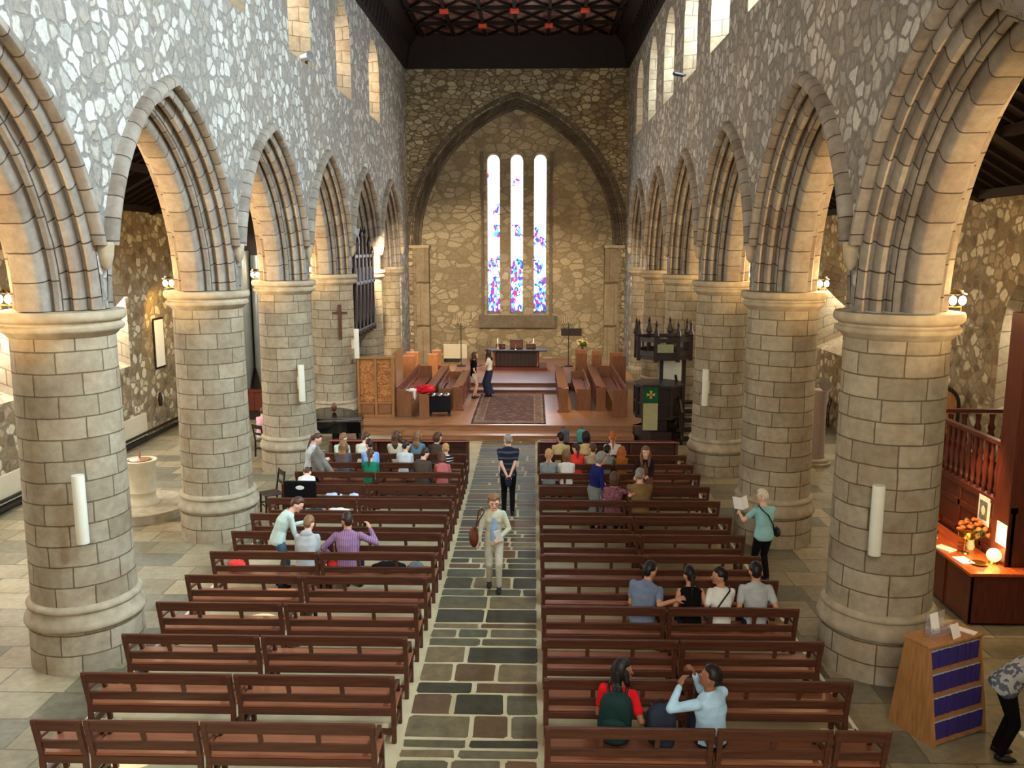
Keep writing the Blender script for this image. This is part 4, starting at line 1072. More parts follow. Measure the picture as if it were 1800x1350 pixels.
# ---------------------------------------------------------------- gallery stair enclosure and counter on the right
r = empty('gallery_stair', (8.0, 12.4, 0), 0, 'red mahogany panelled stair enclosure with balustrades at the right edge', 'staircase')
m = MB().box(0, .06, .0, 3.0, 0, 1.75); m.box(-.03, .09, .0, 3.0, 1.68, 1.78); m.box(-.02, .0, 0, 3.0, 1.35, 1.45); m.box(-.02, 0, 0, 3, .9, .98)
for y in (.0, .75, 1.5, 2.25, 2.95): m.box(-.02, .0, y, y + .08, .0, 1.7)
m.build('panelling', M['redwood'], r, bevel=.006)
MB().box(-.05, .38, .0, .42, 0, 4.7).build('corner_post', M['redwood'], r, bevel=.01)
MB().box(-.03, .08, .4, 3.0, 2.62, 2.69).build('handrail', M['redwood'], r, bevel=.01)
BAL = [(.03, 0), (.03, .08), (.045, .12), (.03, .2), (.05, .4), (.03, .55), (.045, .6), (.025, .7), (.035, .85)]
for i in range(14): MB().lathe(BAL, (.03, .55 + .18 * i, 1.77), 8).build('baluster', M['redwood'], r, smooth=40)
MB().box(0, 2.35, 2.94, 3.0, 0, 1.75).build('back_panelling', M['redwood'], r)
MB().box(0, 2.35, 2.93, 3.03, 2.66, 2.73).build('back_handrail', M['redwood'], r, bevel=.01)
for i in range(9): MB().lathe([(q[0] * 1.5, q[1] * 1.04) for q in BAL], (.2 + .25 * i, 2.98, 1.75), 8).build('baluster', M['redwood'], r, smooth=40)
r = empty('round_topped_door', (9.85, 18.6, 0), -.35, 'round topped orange wooden cupboard by the right aisle wall', 'cupboard')
def arch_pts(w, h, n=12): return [(-w, 0)] + [(-w * math.cos(PI * i / n), h - w * .9 + w * 1.1 * math.sin(PI * i / n)) for i in range(n + 1)] + [(w, 0)]
Mt = Matrix(((1, 0, 0, 0), (0, 0, -1, 0), (0, 1, 0, 0), (0, 0, 0, 1)))
MB().prism(arch_pts(.36, 2.55), -.3, .0, Mt).build('frame', M['dark'], r); MB().prism(arch_pts(.28, 2.48), .0, .03, Mt).build('panel', M['oak'], r)
r = empty('welcome_counter', (7.3, 12.1, 0), 0, 'dark red wooden welcome counter in front of the stair panelling', 'counter')
MB().prism([(0, .0), (2.6, .0), (2.6, .28), (.66, .28), (.66, 3.3), (0, 3.3)], .80, .85).build('worktop', wood('counter_top', (150, 62, 26), (190, 92, 44), .2, .6, scale=(14, 1.4, 14)), r, bevel=.01)
m = MB().box(.04, .08, .04, 3.3, 0.05, .80).box(.04, 2.6, .04, .08, 0.05, .80)
for y in (.04, .8, 1.6, 2.4, 3.2): m.box(.02, .05, y, y + .06, 0.05, .8)
m.build('front', M['redwood'], r)
MB().box(.1, .6, .1, 3.2, .0, .06).box(.1, 2.6, .1, .3, 0, .06).build('plinth', M['dark'], r)
M['warmglow'] = emit('lit_globe', (255, 206, 110), 2.2)
def brass_lamp(loc, lab):
    r = empty('brass_lamp', loc, 0, lab, 'lamp')
    MB().lathe([(.07, 0), (.06, .02), (.012, .04), (.012, .28)], n=16).build('stem', M['brass'], r, smooth=40)
    MB().lathe([(.10, .26), (.11, .28), (.11, .36), (.09, .37)], n=20).build('shade', M['brass'], r, smooth=40)
brass_lamp((7.62, 13.95, .85), 'brass lamp with drum shade at the far end of the counter')
brass_lamp((7.64, 12.98, .85), 'brass lamp stem in front of the orange flowers on the counter')
flowers((7.82, 13.15, .85), .26, 'flower_vase', M['orange'], 'orange lilies in a glass vase on the counter', plain('glass_vase', (190, 190, 150), .1, .6), n=34)
r = empty('globe_lamp', (7.87, 12.55, .85), 0, 'glowing yellow globe lamp on the near end of the counter', 'lamp')
MB().ell((0, 0, .13), (.105, .105, .105), nu=20, nv=12).build('globe', M['warmglow'], r, smooth=60); MB().lathe([(.07, 0), (.05, .03), (.03, .05)], n=14).build('base', M['brass'], r)
d = bpy.data.lights.new('globe_glow', 'POINT'); d.energy = 14; d.color = (1, .7, .3); d.shadow_soft_size = .1; l = bpy.data.objects.new('globe_glow', d); COL.objects.link(l); l.location = (7.7, 12.5, 1.15)
o = MB().lathe([(0, 0), (.1, .005), (.13, .02), (.0, .012)], n=20).build('brass_dish', M['brass'], smooth=60); o.location = (7.62, 12.5, .852); tag(o, 'shallow brass dish on the counter beside the globe lamp', 'dish')
for n_, (x, y, a, w, h, lab) in enumerate(((7.45, 12.62, .1, .2, .3, 'near white leaflet pile on the counter edge'), (7.42, 13.15, .5, .2, .28, 'middle white leaflet pile on the counter edge'), (7.45, 13.75, .2, .15, .22, 'far white leaflet pile on the counter, next to the brass lamp'))):
    o = MB().box(-w / 2, w / 2, -h / 2, h / 2, 0, .02).build('leaflet_pile', M['white']); o.location = (x, y, .851); o.rotation_euler = (0, 0, a); tag(o, lab, 'papers', 'leaflets on the counter')
r = empty('framed_picture', (7.985, 13.13, 1.28), -PI / 2, 'framed picture of a pale flower on the red panelling', 'picture')
MB().box(-.16, .16, -.02, 0, 0, .46).build('frame', M['white'], r); MB().box(-.11, .11, -.025, -.02, .08, .38).build('print', plain('grey_green_print', (104, 112, 92), .6, .3, .5, 14), r)
MB().ell((0, -.027, .23), (.06, .004, .08), nu=12, nv=6).build('print_flower', M['cream'], r)
o = MB().box(-.14, .14, -.008, 0, 0, .34).build('pinned_notice', M['white']); o.location = (7.94, 12.52, 1.16); o.rotation_euler = (0, 0, -PI / 2); tag(o, 'white notice pinned to the corner post above the counter', 'notice')

# hymn book shelf
HS = empty('hymn_book_shelf', (5.36, 8.93, 0), .44, 'sloping light oak shelf unit full of purple hymn books, beside the nearest right column', 'bookshelf')
Wd, Hh = .86, 1.14
def fy(z): return .0 + .17 * z / Hh
for x in (0, Wd - .03):
    m = MB(); m.add([(x, 0, 0), (x, fy(Hh), Hh), (x, .50, Hh), (x, .66, 0), (x + .03, 0, 0), (x + .03, fy(Hh), Hh), (x + .03, .50, Hh), (x + .03, .66, 0)], [(0, 1, 2, 3), (7, 6, 5, 4), (0, 4, 5, 1), (1, 5, 6, 2), (2, 6, 7, 3), (3, 7, 4, 0)])
    m.build('side_panel', M['oak'], HS)
MB().box(-.01, Wd + .01, fy(Hh) - .03, .53, Hh, Hh + .03).build('top', M['oak'], HS, bevel=.006)
MB().bar((.02, .62, .0), (.02, .50, 1.12), .02, .02).box(.03, Wd - .03, .46, .48, .04, Hh).build('back_board', M['oak'], HS)
SZ = [.04, .31, .58, .85]
for z in SZ: MB().box(.03, Wd - .03, fy(z) + .0, .46, z, z + .025).build('shelf', M['oak'], HS)
M['hymn'] = plain('purple_cover', (52, 40, 104), .55, .35, .15, 3)
hb = None
Mr = Matrix.Rotation(.44, 4, 'Z'); Mr.translation = Vector((5.36, 8.93, 0))
random.seed(5)
for s_, z in enumerate(SZ):
    for i in range(22):
        if hb is None:
            hb = MB().box(0, .034, 0, .14, 0, .215).build('hymn_book', M['hymn'], bevel=.004); o = hb
            MB().box(.003, .031, .004, .137, .2155, .2165).build('page_block', M['cream'], hb)
        else: o = copy_tree(hb)
        p = Mr @ Vector((.036 + i * .0361, fy(z + .1) + .02 + random.uniform(0, .008), z + .026)); o.location = p; o.rotation_euler = (0, 0, .44)
        tag(o, 'purple hymn book on the %s shelf of the oak hymn book unit' % ('bottom', 'second lowest', 'third', 'top')[s_], 'book', 'purple hymn books on the %s shelf' % ('bottom', 'second lowest', 'third', 'top')[s_])
def on_shelf(x, y): return Mr @ Vector((x, y, Hh + .031))
t = NT('clear_acrylic', .05, .5); t.b.inputs['Transmission Weight'].default_value = .9; t.b.inputs['Base Color'].default_value = (.9, .92, .95, 1); M['acrylic'] = t.m
r = empty('leaflet_holder', on_shelf(.36, .36), .44, 'clear plastic leaflet holder with a white leaflet on the hymn book unit', 'leaflet holder')
MB().box(-.15, .15, .05, .056, 0, .26).box(-.15, .15, -.05, -.044, 0, .1).box(-.15, -.144, -.05, .05, 0, .12).box(.144, .15, -.05, .05, 0, .12).build('holder', M['acrylic'], r)
MB().bar((-.03, .0, .01), (-.05, .04, .25), .12, .012, roll=(0, 1, 0)).build('leaflet', M['white'], r)
o = MB().bar((0, 0, 0), (0, .05, .15), .15, .01, roll=(0, -1, .2)).build('folded_card', M['white']); o.location = on_shelf(.48, .2); o.rotation_euler = (0, 0, .6); tag(o, 'white folded card standing at the front of the hymn book unit', 'card')
o = MB().box(-.05, .05, -.15, .15, 0, .012).build('paper_sheet', M['white']); o.location = on_shelf(.72, .32); o.rotation_euler = (0, 0, .75); tag(o, 'white paper strip lying on the right of the hymn book unit top', 'paper')

# ---------------------------------------------------------------- small fittings on the upper walls
r = empty('security_camera', (4.86, 24.2, 10.3), 0, 'small black camera on the right wall below the upper windows', 'camera')
MB().box(-.02, .05, -.03, .03, -.03, .03).build('mount', M['blackiron'], r); MB().tube([(-.3, -.12, .03), (-.02, 0, 0)], .05, 10).build('body', M['blackiron'], r)
r = empty('floodlight', (-4.95, 22.0, 10.24), 0, 'small metal floodlight on the sill of an upper left window', 'floodlight')
MB().tube([(-.1, 0, .1), (.12, -.1, .12)], [.09, .13], 14).build('head', M['chrome'], r); MB().box(-.03, .03, -.03, .03, -.05, .1).build('stand', M['blackiron'], r)

# ---------------------------------------------------------------- people
def mixc(a, b, t): return tuple(x + (y - x) * t for x, y in zip(a, b))
def cloth(name, c, rough=.9, pattern=None, c2=None, sc=30.0):
    if name in M: return M[name]
    c = c or {'navy_cotton': (36, 40, 56), 'denim_dark': (44, 56, 84)}[name]
    t = NT(name, rough, .12); tc = t.n('ShaderNodeTexCoord')
    nz = t.n('ShaderNodeTexNoise', Vector=(tc, 'Object'), Scale=7.0, Detail=3.0)
    a = lin(c); r = t.ramp(nz, 0, [(.3, tuple(x * .82 for x in a[:3]) + (1,)), (.7, tuple(min(1, x * 1.12) for x in a[:3]) + (1,))])
    out = (r, 0)
    if pattern in ('hstripe', 'vstripe'):
        w = t.n('ShaderNodeTexWave', {'wave_type': 'BANDS', 'bands_direction': 'Z' if pattern == 'hstripe' else 'X'}, Vector=(tc, 'Object'), Scale=sc, Distortion=0.3)
        k = t.ramp(w, 'Fac', [(.0, (0, 0, 0, 1)), (.72, (0, 0, 0, 1)), (.8, (1, 1, 1, 1))]); out = t.mix(out, lin(c2), (k, 0))
    if pattern == 'blotch':
        v = t.n('ShaderNodeTexVoronoi', {'feature': 'F1'}, Vector=(tc, 'Object'), Scale=sc); s = t.n('ShaderNodeSeparateColor'); t.link(v, 'Color', s, 0)
        k = t.ramp(s, 0, [(0, (0, 0, 0, 1)), (.55, (1, 1, 1, 1))], 'CONSTANT'); out = t.mix(out, lin(c2), (k, 0))
    t.col(out); t.bump((nz, 0), .5, .02)
    M[name] = t.m; return t.m
SKIN = {}
for k_, c_ in {'fair': (222, 170, 140), 'tan': (190, 134, 100), 'brown': (142, 94, 66), 'pale': (230, 184, 158)}.items():
    SKIN[k_] = plain('skin_' + k_, c_, .55, .35, .05)
def hairmat(name, c):
    k = 'hair_' + name
    if k not in M: M[k] = wood(k, tuple(x * .75 for x in c), tuple(min(255, x * 1.15) for x in c), .5, .3, (30, 30, 5)); 
    return M[k]
HC = {'black': (26, 20, 18), 'brown': (82, 54, 36), 'lightbrown': (128, 92, 60), 'grey': (136, 128, 116), 'white': (214, 200, 172), 'blond': (184, 140, 84), 'ginger': (176, 96, 44), 'darkbrown': (50, 32, 24)}
M['eye_white'] = plain('eye_white', (196, 190, 184), .3, .5, .01); M['iris'] = plain('iris', (40, 26, 18), .2, .5, .01); M['lips'] = plain('lips', (160, 84, 76), .5, .3, .03)
M['shoe'] = plain('shoe_black', (24, 20, 18), .5, .4); M['shoe_w'] = plain('shoe_pale', (200, 196, 190), .6, .3)

def rotm(yaw=0, pitch=0, roll=0):
    return Matrix.Rotation(math.radians(yaw), 3, 'Z') @ Matrix.Rotation(-math.radians(pitch), 3, 'X') @ Matrix.Rotation(math.radians(roll), 3, 'Y')
def ik(a, c, l1, l2, pole):
    d = c - a; L = min(d.length, (l1 + l2) * .995); d.normalize(); L = max(L, abs(l1 - l2) + .02)
    x = (l1 * l1 - l2 * l2 + L * L) / (2 * L); h = math.sqrt(max(0, l1 * l1 - x * x))
    p = Vector(pole); p = p - d * p.dot(d); p.normalize()
    return a + d * x + p * h, a + d * L
def cap(m, a, b, ra, rb, n=12):
    m.tube([a, (Vector(a) + Vector(b)) / 2, b], [ra, (ra + rb) / 2, rb], n); m.ell(a, (ra,) * 3, nu=n, nv=8); m.ell(b, (rb,) * 3, nu=n, nv=8)
def ering(c, F, rx, ry, n=20):
    return [c + F @ Vector((rx * math.cos(2 * PI * k / n), ry * math.sin(2 * PI * k / n), 0)) for k in range(n)]
def remesh(o, vox, it=3):
    m = o.modifiers.new('one surface', 'REMESH'); m.mode = 'VOXEL'; m.voxel_size = vox; m.use_smooth_shade = True
    s = o.modifiers.new('soften', 'SMOOTH'); s.factor = .5; s.iterations = it
    return o
def hand(m, w, d, n, side, s, curl=.5):
    """palm and five separate fingers; w wrist, d direction, n palm normal"""
    d = d.normalized(); n = (n - d * n.dot(d)).normalized(); sd = d.cross(n) * side
    R = Matrix((sd, d, n)).transposed()
    m.ell(w + d * .045 * s, (.040 * s, .055 * s, .016 * s), R, 12, 8)
    for i, (o_, L) in enumerate(((-.030, .062), (-.010, .074), (.011, .078), (.031, .070))):
        k = w + d * .085 * s + sd * o_ * s
        a = curl * (1.0 + .12 * i)
        d1 = (d * math.cos(a * .6) + n * math.sin(a * .6)); d2 = (d * math.cos(a * 1.5) + n * math.sin(a * 1.5))
        k1 = k + d1 * L * .55 * s; k2 = k1 + d2 * L * .5 * s
        cap(m, k, k1, .0092 * s, .0086 * s, 8); cap(m, k1, k2, .0086 * s, .0074 * s, 8)
    t0 = w + d * .03 * s + sd * .034 * s; t1 = t0 + (d * .6 + sd * .7 + n * .25).normalized() * .038 * s; t2 = t1 + (d * .9 + sd * .25 + n * .4).normalized() * .03 * s
    cap(m, t0, t1, .012 * s, .0105 * s, 8); cap(m, t1, t2, .0105 * s, .0085 * s, 8)

def person(loc, rz, label, h=1.68, sit=False, lean=4, hunch=6, side=0, yaw=0, head=(0, 8, 0), hl=None, hr=None, pl=None, pr_=None, fl=None, fr=None,
           skin='fair', hair=('short', 'brown'), top=('shirt', None, 'short'), bottom=('trousers', None), shoes=None, build=1.0, sex='f', vox=.010, face=False, jacket=None, seat=.452, curl=.6, group=None):
    s = h / 1.75
    root = empty('person', loc, math.radians(rz), label, 'person', group)
    P = Vector((0, 0, seat + .085 * build)) if sit else Vector((0, 0, .93 * s))
    F0 = rotm(0, lean * .6, side * .6); F1 = rotm(yaw * .5, lean, side); F2 = rotm(yaw, lean + hunch, side)
    c1 = P + F0 @ Vector((0, 0, .16 * s)); c2 = c1 + F1 @ Vector((0, 0, .17 * s)); N = c2 + F2 @ Vector((0, 0, .20 * s))
    sw = (.178 if sex == 'm' else .158) * s * build ** .5
    SR = N + F2 @ Vector((sw, 0, -.068 * s)); SL = N + F2 @ Vector((-sw, 0, -.068 * s))
    HM = rotm(*head); hc = N + F2 @ Vector((0, .005, .045 * s)) + HM @ Vector((0, .018 * s, .122 * s))
    b = build
    hw, hd = ((.150, .112) if sex == 'm' else (.158, .115))
    rings = [(P + F0 @ Vector((0, 0, -.10 * s)), F0, hw * .8 * b, hd * .85 * b), (P + F0 @ Vector((0, 0, -.03 * s)), F0, hw * b, hd * b), (P + F0 @ Vector((0, 0, .06 * s)), F0, hw * .94 * b, hd * .92 * b),
             (c1, F0, (.132 if sex == 'm' else .122) * b, .094 * b), (c1.lerp(c2, .5), F1, .138 * b, .098 * b), (c2, F1, .155 * b, .105 * b), (c2.lerp(N, .5), F2, .160 * b ** .7, .098 * b ** .7),
             (c2.lerp(N, .66), F2, sw / s * 1.02, .086), (c2.lerp(N, .86), F2, sw / s * .84, .074), (c2.lerp(N, 1.02), F2, sw / s * .46, .058)]
    def torso(m, grow, i0=0):
        m.loft([ering(c, F, (rx + grow) * s, (ry + grow) * s) for c, F, rx, ry in rings[i0:]])
    if sex == 'f':
        bust = [(N + F2 @ Vector((x, .075 * s, -.17 * s))) for x in (-.065 * s, .065 * s)]
    # arms
    ua, fa = .285 * s, .25 * s
    if hl is None: hl = (-.10, .34, seat + .17) if sit else (-sw - .05, .06, P.z - .12 * s)
    if hr is None: hr = (.10, .34, seat + .17) if sit else (sw + .05, .06, P.z - .12 * s)
    EL, WL = ik(SL, Vector(hl), ua, fa, pl or (-.32, -.7, -1)); ER, WR = ik(SR, Vector(hr), ua, fa, pr_ or (.32, -.7, -1))
    # legs
    th, sh = .44 * s, .42 * s
    HL = P + Vector((-.085 * s, 0, -.01)); HR = P + Vector((.085 * s, 0, -.01))
    if fl is None: fl = (-.11, .43, .09) if sit else (-.09, 0, .09)
    if fr is None: fr = (.11, .43, .09) if sit else (.09, 0, .09)
    KL, AL = ik(HL, Vector(fl), th, sh, (0, 1, .6)); KR, AR = ik(HR, Vector(fr), th, sh, (0, 1, .6))
    AL.z = max(AL.z, .085); AR.z = max(AR.z, .085)
    m = MB(); torso(m, -.008)
    for S, E, Wp, sg in ((SL, EL, WL, -1), (SR, ER, WR, 1)):
        cap(m, S, E, .046 * s * b ** .5, .036 * s); cap(m, E, Wp, .036 * s, .025 * s)
        d = (Wp - E).normalized(); nrm = Vector((-sg * .7, .2, -.6))
        hand(m, Wp + d * .004, d, nrm, -sg, s * (1.02 if sex == 'm' else .92), curl)
    for H_, K, A in ((HL, KL, AL), (HR, KR, AR)):
        cap(m, H_, K, .078 * s * b ** .5, .052 * s); cap(m, K, K.lerp(A, .35), .052 * s, .055 * s); cap(m, K.lerp(A, .35), A, .055 * s, .034 * s)
    cap(m, N - F2 @ Vector((0, 0, .05 * s)), hc - HM @ Vector((0, .01, .05 * s)), .064 * s * b ** .3, .058 * s)
    m.ell(N - F2 @ Vector((0, 0, .035 * s)), (.12 * s * b ** .5, .065 * s, .055 * s), F2)
    hs = s ** .5 * 1.12
    def hp(x, y, z): return hc + HM @ (Vector((x, y, z)) * hs)
    m.ell(hc, (.073 * hs, .090 * hs, .108 * hs), HM, 20, 14); m.ell(hp(0, .022, -.055), (.054 * hs, .062 * hs, .060 * hs), HM)
    cap(m, hp(0, .080, .012), hp(0, .102, -.022), .010, .014, 8); m.ell(hp(0, .078, -.088), (.022, .018, .016), HM)
    m.ell(hp(0, .076, -.052), (.026 * hs, .016, .016), HM, 10, 6)
    for x in (-1, 1): m.ell(hp(x * .074, -.004, -.012), (.012, .022, .034), HM, 10, 8); m.ell(hp(x * .032, .070, .034), (.026, .016, .010), HM, 10, 6)
    if bottom[0] == 'bare': pass
    remesh(m.build('body', SKIN[skin], root, weld=False, recalc=False), vox, 2)
    # clothes
    if sex == 'f': 
        pass
    m = MB(); long_ = top[2] == 'long'
    torso(m, .014, 0 if not sit else 1)
    if sex == 'f':
        for q in bust: m.ell(q, (.062 * s * b, .05 * s, .06 * s), F2, 12, 8)
    if top[2] != 'none':
        for S, E, Wp in ((SL, EL, WL), (SR, ER, WR)):
            cap(m, S, S.lerp(E, .62 if not long_ else 1), .058 * s * b ** .5, (.055 if not long_ else .048) * s)
            if long_: cap(m, E, E.lerp(Wp, .95), .050 * s, .036 * s)
    else:
        for S in (SL, SR): m.ell(S - F2 @ Vector((0, 0, .0)), (.05 * s, .05 * s, .035 * s), F2, 10, 8)
    if top[0] == 'hoodie': m.ell(N + F2 @ Vector((0, -.075 * s, -.02 * s)), (.11 * s, .06 * s, .07 * s), F2)
    if top[0] == 'polo' or top[0] == 'collar': m.tube([N + F2 @ (Vector((math.cos(a) * .066, math.sin(a) * .06, .012 - .02 * math.sin(a))) * s) for a in [2 * PI * i / 14 for i in range(15)]], .014 * s, 8)
    sh_ = remesh(m.build('hoodie' if top[0] == 'hoodie' else ('jacket' if top[0] == 'jacket' else 'shirt'), top[1], root, weld=False, recalc=False), max(vox, .011), 4)
    if top[0] == 'jacket' and jacket:
        m = MB(); m.loft([ering(N + F2 @ Vector((0, .045 * s, -.05 * s)), F2, .045, .045), ering(c2 + F1 @ Vector((0, .078 * s * b, 0)), F1, .065, .062), ering(c1 + F0 @ Vector((0, .065 * b, -.02)), F0, .075, .065), ering(P + F0 @ Vector((0, .055 * b, .0)), F0, .085, .08)])
        m.build('blouse', jacket, root, smooth=60)
    if bottom[0] in ('trousers', 'shorts'):
        k = 1.0 if bottom[0] == 'trousers' else .0
        m = MB(); m.loft([ering(c, F, (rx + .010) * s, (ry + .010) * s) for c, F, rx, ry in rings[0:4]])
        for H_, K, A in ((HL, KL, AL), (HR, KR, AR)):
            if k: cap(m, H_, K, .094 * s * b ** .5, .066 * s); cap(m, K, A + Vector((0, 0, .02)), .066 * s, .052 * s)
            else: cap(m, H_, H_.lerp(K, .45), .094 * s * b ** .5, .086 * s)
        remesh(m.build(bottom[0], bottom[1], root, weld=False, recalc=False), .012, 4)
    elif bottom[0] == 'skirt':
        L = bottom[2] if len(bottom) > 2 else .5
        mid = (KL + KR) / 2; lo = (AL + AR) / 2
        if sit: rr = [(P, F0, .17, .12), (P.lerp(mid, .6), rotm(0, 60), .17, .10), (mid, rotm(0, 60), .15, .09), (mid.lerp(lo, .3), rotm(0, 0), .15, .09)]
        else: rr = [(rings[3][0], F0, .12 * b, .09 * b), (P, F0, .19 * b, .15 * b), (P.lerp(mid, .9), rotm(), .20 * b, .17 * b), (P.lerp(lo, L), rotm(), .21 * b, .19 * b)]
        m = MB(); m.loft([ering(c, F, x * s, y * s) for c, F, x, y in rr]); m.build('skirt', bottom[1], root, smooth=60)
    m = MB()
    for A, K in ((AL, KL), (AR, KR)):
        m.ell((A.x, A.y + .055, .045), (.044 * s, .125 * s, .038), nu=12, nv=8); m.ell((A.x, A.y - .01, .07), (.038, .045, .04), nu=10, nv=8)
    for A in (AL, AR):
        q = MB(); q.ell((A.x, A.y + .055, .042), (.044 * s, .125 * s, .04), nu=14, nv=8); q.ell((A.x, A.y - .01, .065), (.038, .046, .045), nu=12, nv=8); q.build('shoe', shoes or M['shoe'], root, smooth=60)
    # hair
    style, hcname = hair; hm = hairmat(hcname, HC[hcname]); m = MB()
    def sm(a, b_, x): t = max(0, min(1, (x - a) / (b_ - a))); return t * t * (3 - 2 * t)
    def capf(d):
        f = sm(-.05, .35, d.y) * (1 - sm(.42, .66, d.z)); lowz = -.35 if style in ('short', 'balding', 'ponytail', 'bun') else -.8
        nape = (1 - sm(lowz - .3, lowz, d.z)) * (1 if d.y > -.5 else .35)
        earz = sm(.6, .85, abs(d.x)) * (1 - sm(-.1, .15, d.z)) * (1 if style in ('short', 'ponytail', 'bun', 'balding') else 0)
        q = 1 - .33 * max(f, nape, earz)
        if style == 'balding': q -= .16 * sm(.35, .6, d.z + .25 * d.y)
        return q
    big = 1.0 if style not in ('curly', 'bob') else 1.10
    m.ell(hp(0, -.008, .010), (.090 * hs * big, .106 * hs * big, .124 * hs * big), HM, 28, 18, capf)
    DN = Vector((0, 0, -1))
    if style == 'long':
        base = hp(0, -.05, .0); bk = HM @ Vector((0, -1, 0)); xr = HM @ Vector((1, 0, 0)); xr.z = 0; xr.normalize()
        rr = []
        sp_ = F2 @ Vector((0, -.085 * s * b, 0))
        for i, (w_, t_) in enumerate(((.088, .06), (.098, .06), (.104, .055), (.098, .048), (.078, .036), (.036, .02))):
            pz = hc.z + .02 - i * .062 * s
            tgt = N + sp_ + F2 @ Vector((0, 0, -.06 * (i - 2) * s)) if i > 2 else None
            c_ = Vector((base.x, base.y, pz)) + bk * (.012) if i <= 2 else Vector((tgt.x * .7 + base.x * .3, min(tgt.y, base.y) - .01, pz))
            yv = Vector((-xr.y, xr.x, 0))
            rr.append([c_ + xr * math.cos(2 * PI * k / 16) * w_ + yv * math.sin(2 * PI * k / 16) * t_ for k in range(16)])
        m.loft(rr)
        for sx in (-1, 1): m.tube([hp(sx * .075, .02, .04), hp(sx * .088, .025, -.06), N + F2 @ Vector((sx * .085 * s, .07 * s, -.02 * s)), N + F2 @ Vector((sx * .075 * s, .115 * s, -.16 * s))], [.02, .032, .034, .014], 10)
    if style == 'bob':
        m.ell(hp(0, -.035, -.06), (.098, .074, .09), HM, 16, 10)
    if style in ('ponytail',):
        st = hp(0, -.095, .03); e = N + F2 @ Vector((0, -.10 * s * b - .02, -.14 * s))
        m.ell(st, (.026, .026, .03), HM); m.tube([st, st + HM @ Vector((0, -.035, -.02)), st.lerp(e, .5) + HM @ Vector((0, -.02, 0)), e], [.018, .03, .028, .008], 10)
    if style == 'bun': m.ell(hp(0, -.088, .055), (.036, .032, .034), HM, 12, 8)
    if style == 'curly':
        random.seed(int(abs(loc[0] * 100)))
        for i in range(26):
            a = random.uniform(0, 2 * PI); z = random.uniform(-.3, 1); q = math.sqrt(max(0, 1 - z * z))
            if math.sin(a) * q > .3 and z < .5: continue
            m.ell(hp(.085 * q * math.cos(a), -.01 + .10 * q * math.sin(a), .01 + .115 * z), (.026,) * 3, HM, 8, 6)
    remesh(m.build('hair', hm, root, weld=False, recalc=False), .009, 2)
    if face:
        for x in (-1, 1):
            e = MB(); e.ell(hp(x * .031, .0765, .010), (.012, .008, .006), HM, 12, 8); eo = e.build('eye', M['eye_white'], root, smooth=60)
            MB().ell(hp(x * .031, .0820, .010), (.006, .004, .006), HM, 10, 6).build('iris', M['iris'], eo, smooth=60)
            MB().ell(hp(x * .032, .083, .034), (.020, .008, .0045), HM, 10, 6).build('eyebrow', hm, root, smooth=60)
        MB().ell(hp(0, .0885, -.052), (.024, .008, .0075), HM, 12, 6).build('lips', M['lips'], root, smooth=60)
    return dict(root=root, N=N, SL=SL, SR=SR, EL=EL, ER=ER, WL=WL, WR=WR, P=P, F2=F2, hc=hc, HM=HM, c2=c2, F1=F1, c1=c1, s=s)

def strap(p, mat, a='R', name='shoulder_strap', w=.012):
    """a strap over one shoulder across the back and chest to the other hip, as a worn part"""
    F, N, P, s = p['F2'], p['N'], p['P'], p['s']; g = 1 if a == 'R' else -1
    pts = [P + Vector((-g * .18, .02, .06)), p['c1'] + p['F1'] @ Vector((-g * .11, -.12, .03)), p['c2'] + p['F1'] @ Vector((0, -.135, .06)), N + F @ Vector((g * .10, -.085, -.03)), N + F @ Vector((g * .105, -.01, .018)), N + F @ Vector((g * .07, .09, -.07)), p['c2'] + p['F1'] @ Vector((-g * .04, .14, 0)), p['c1'] + p['F1'] @ Vector((-g * .12, .12, 0)), P + Vector((-g * .18, .04, .05))]
    return MB().tube(pts, w, 8).build(name, mat, p['root'], smooth=60)

def backpack(loc, rz, label, mat, parent=None, M4=None, sc=1.0, name='backpack', group=None):
    if parent is None: r = empty(name, loc, rz, label, 'bag', group)
    else: r = parent
    def X(v): return (M4 @ Vector(v)) if M4 is not None else Vector(v)
    def bag(cx, cy, cz, ax_, ay_, az_):
        m = MB(); n = 20; rings = []
        for i in range(11):
            t = -1 + 2 * i / 10; q = (1 - abs(t) ** 4) ** .35 if abs(t) < 1 else .0
            q = max(q, .35)
            rings.append([X(((cx + ax_ * q * math.copysign(abs(math.cos(a)) ** .6, math.cos(a))) * sc, (cy + ay_ * q * math.copysign(abs(math.sin(a)) ** .6, math.sin(a))) * sc, (cz + az_ * t) * sc)) for a in [2 * PI * k / n for k in range(n)]])
        return m.loft(rings)
    body = bag(0, 0, .23, .155, .10, .225).build('pack_body' if parent is None else 'backpack', mat, r, smooth=50)
    bag(0, -.11, .14, .115, .045, .12).build('front_pocket', mat, body, smooth=50)
    MB().tube([X((-.05 * sc, .06 * sc, .44 * sc)), X((-.03 * sc, .06 * sc, .49 * sc)), X((.03 * sc, .06 * sc, .49 * sc)), X((.05 * sc, .06 * sc, .44 * sc))], .009, 8).build('handle', M['blackiron'], body, smooth=50)
    if parent is None:
        for x in (-.08, .08): MB().tube([X((x * sc, .09 * sc, .42 * sc)), X((x * sc * 1.1, .15 * sc, .3 * sc)), X((x * sc * 1.2, .14 * sc, .12 * sc)), X((x * sc, .09 * sc, .04 * sc))], .014, 8).build('strap', M['blackiron'], body, smooth=50)
    return r

C = cloth
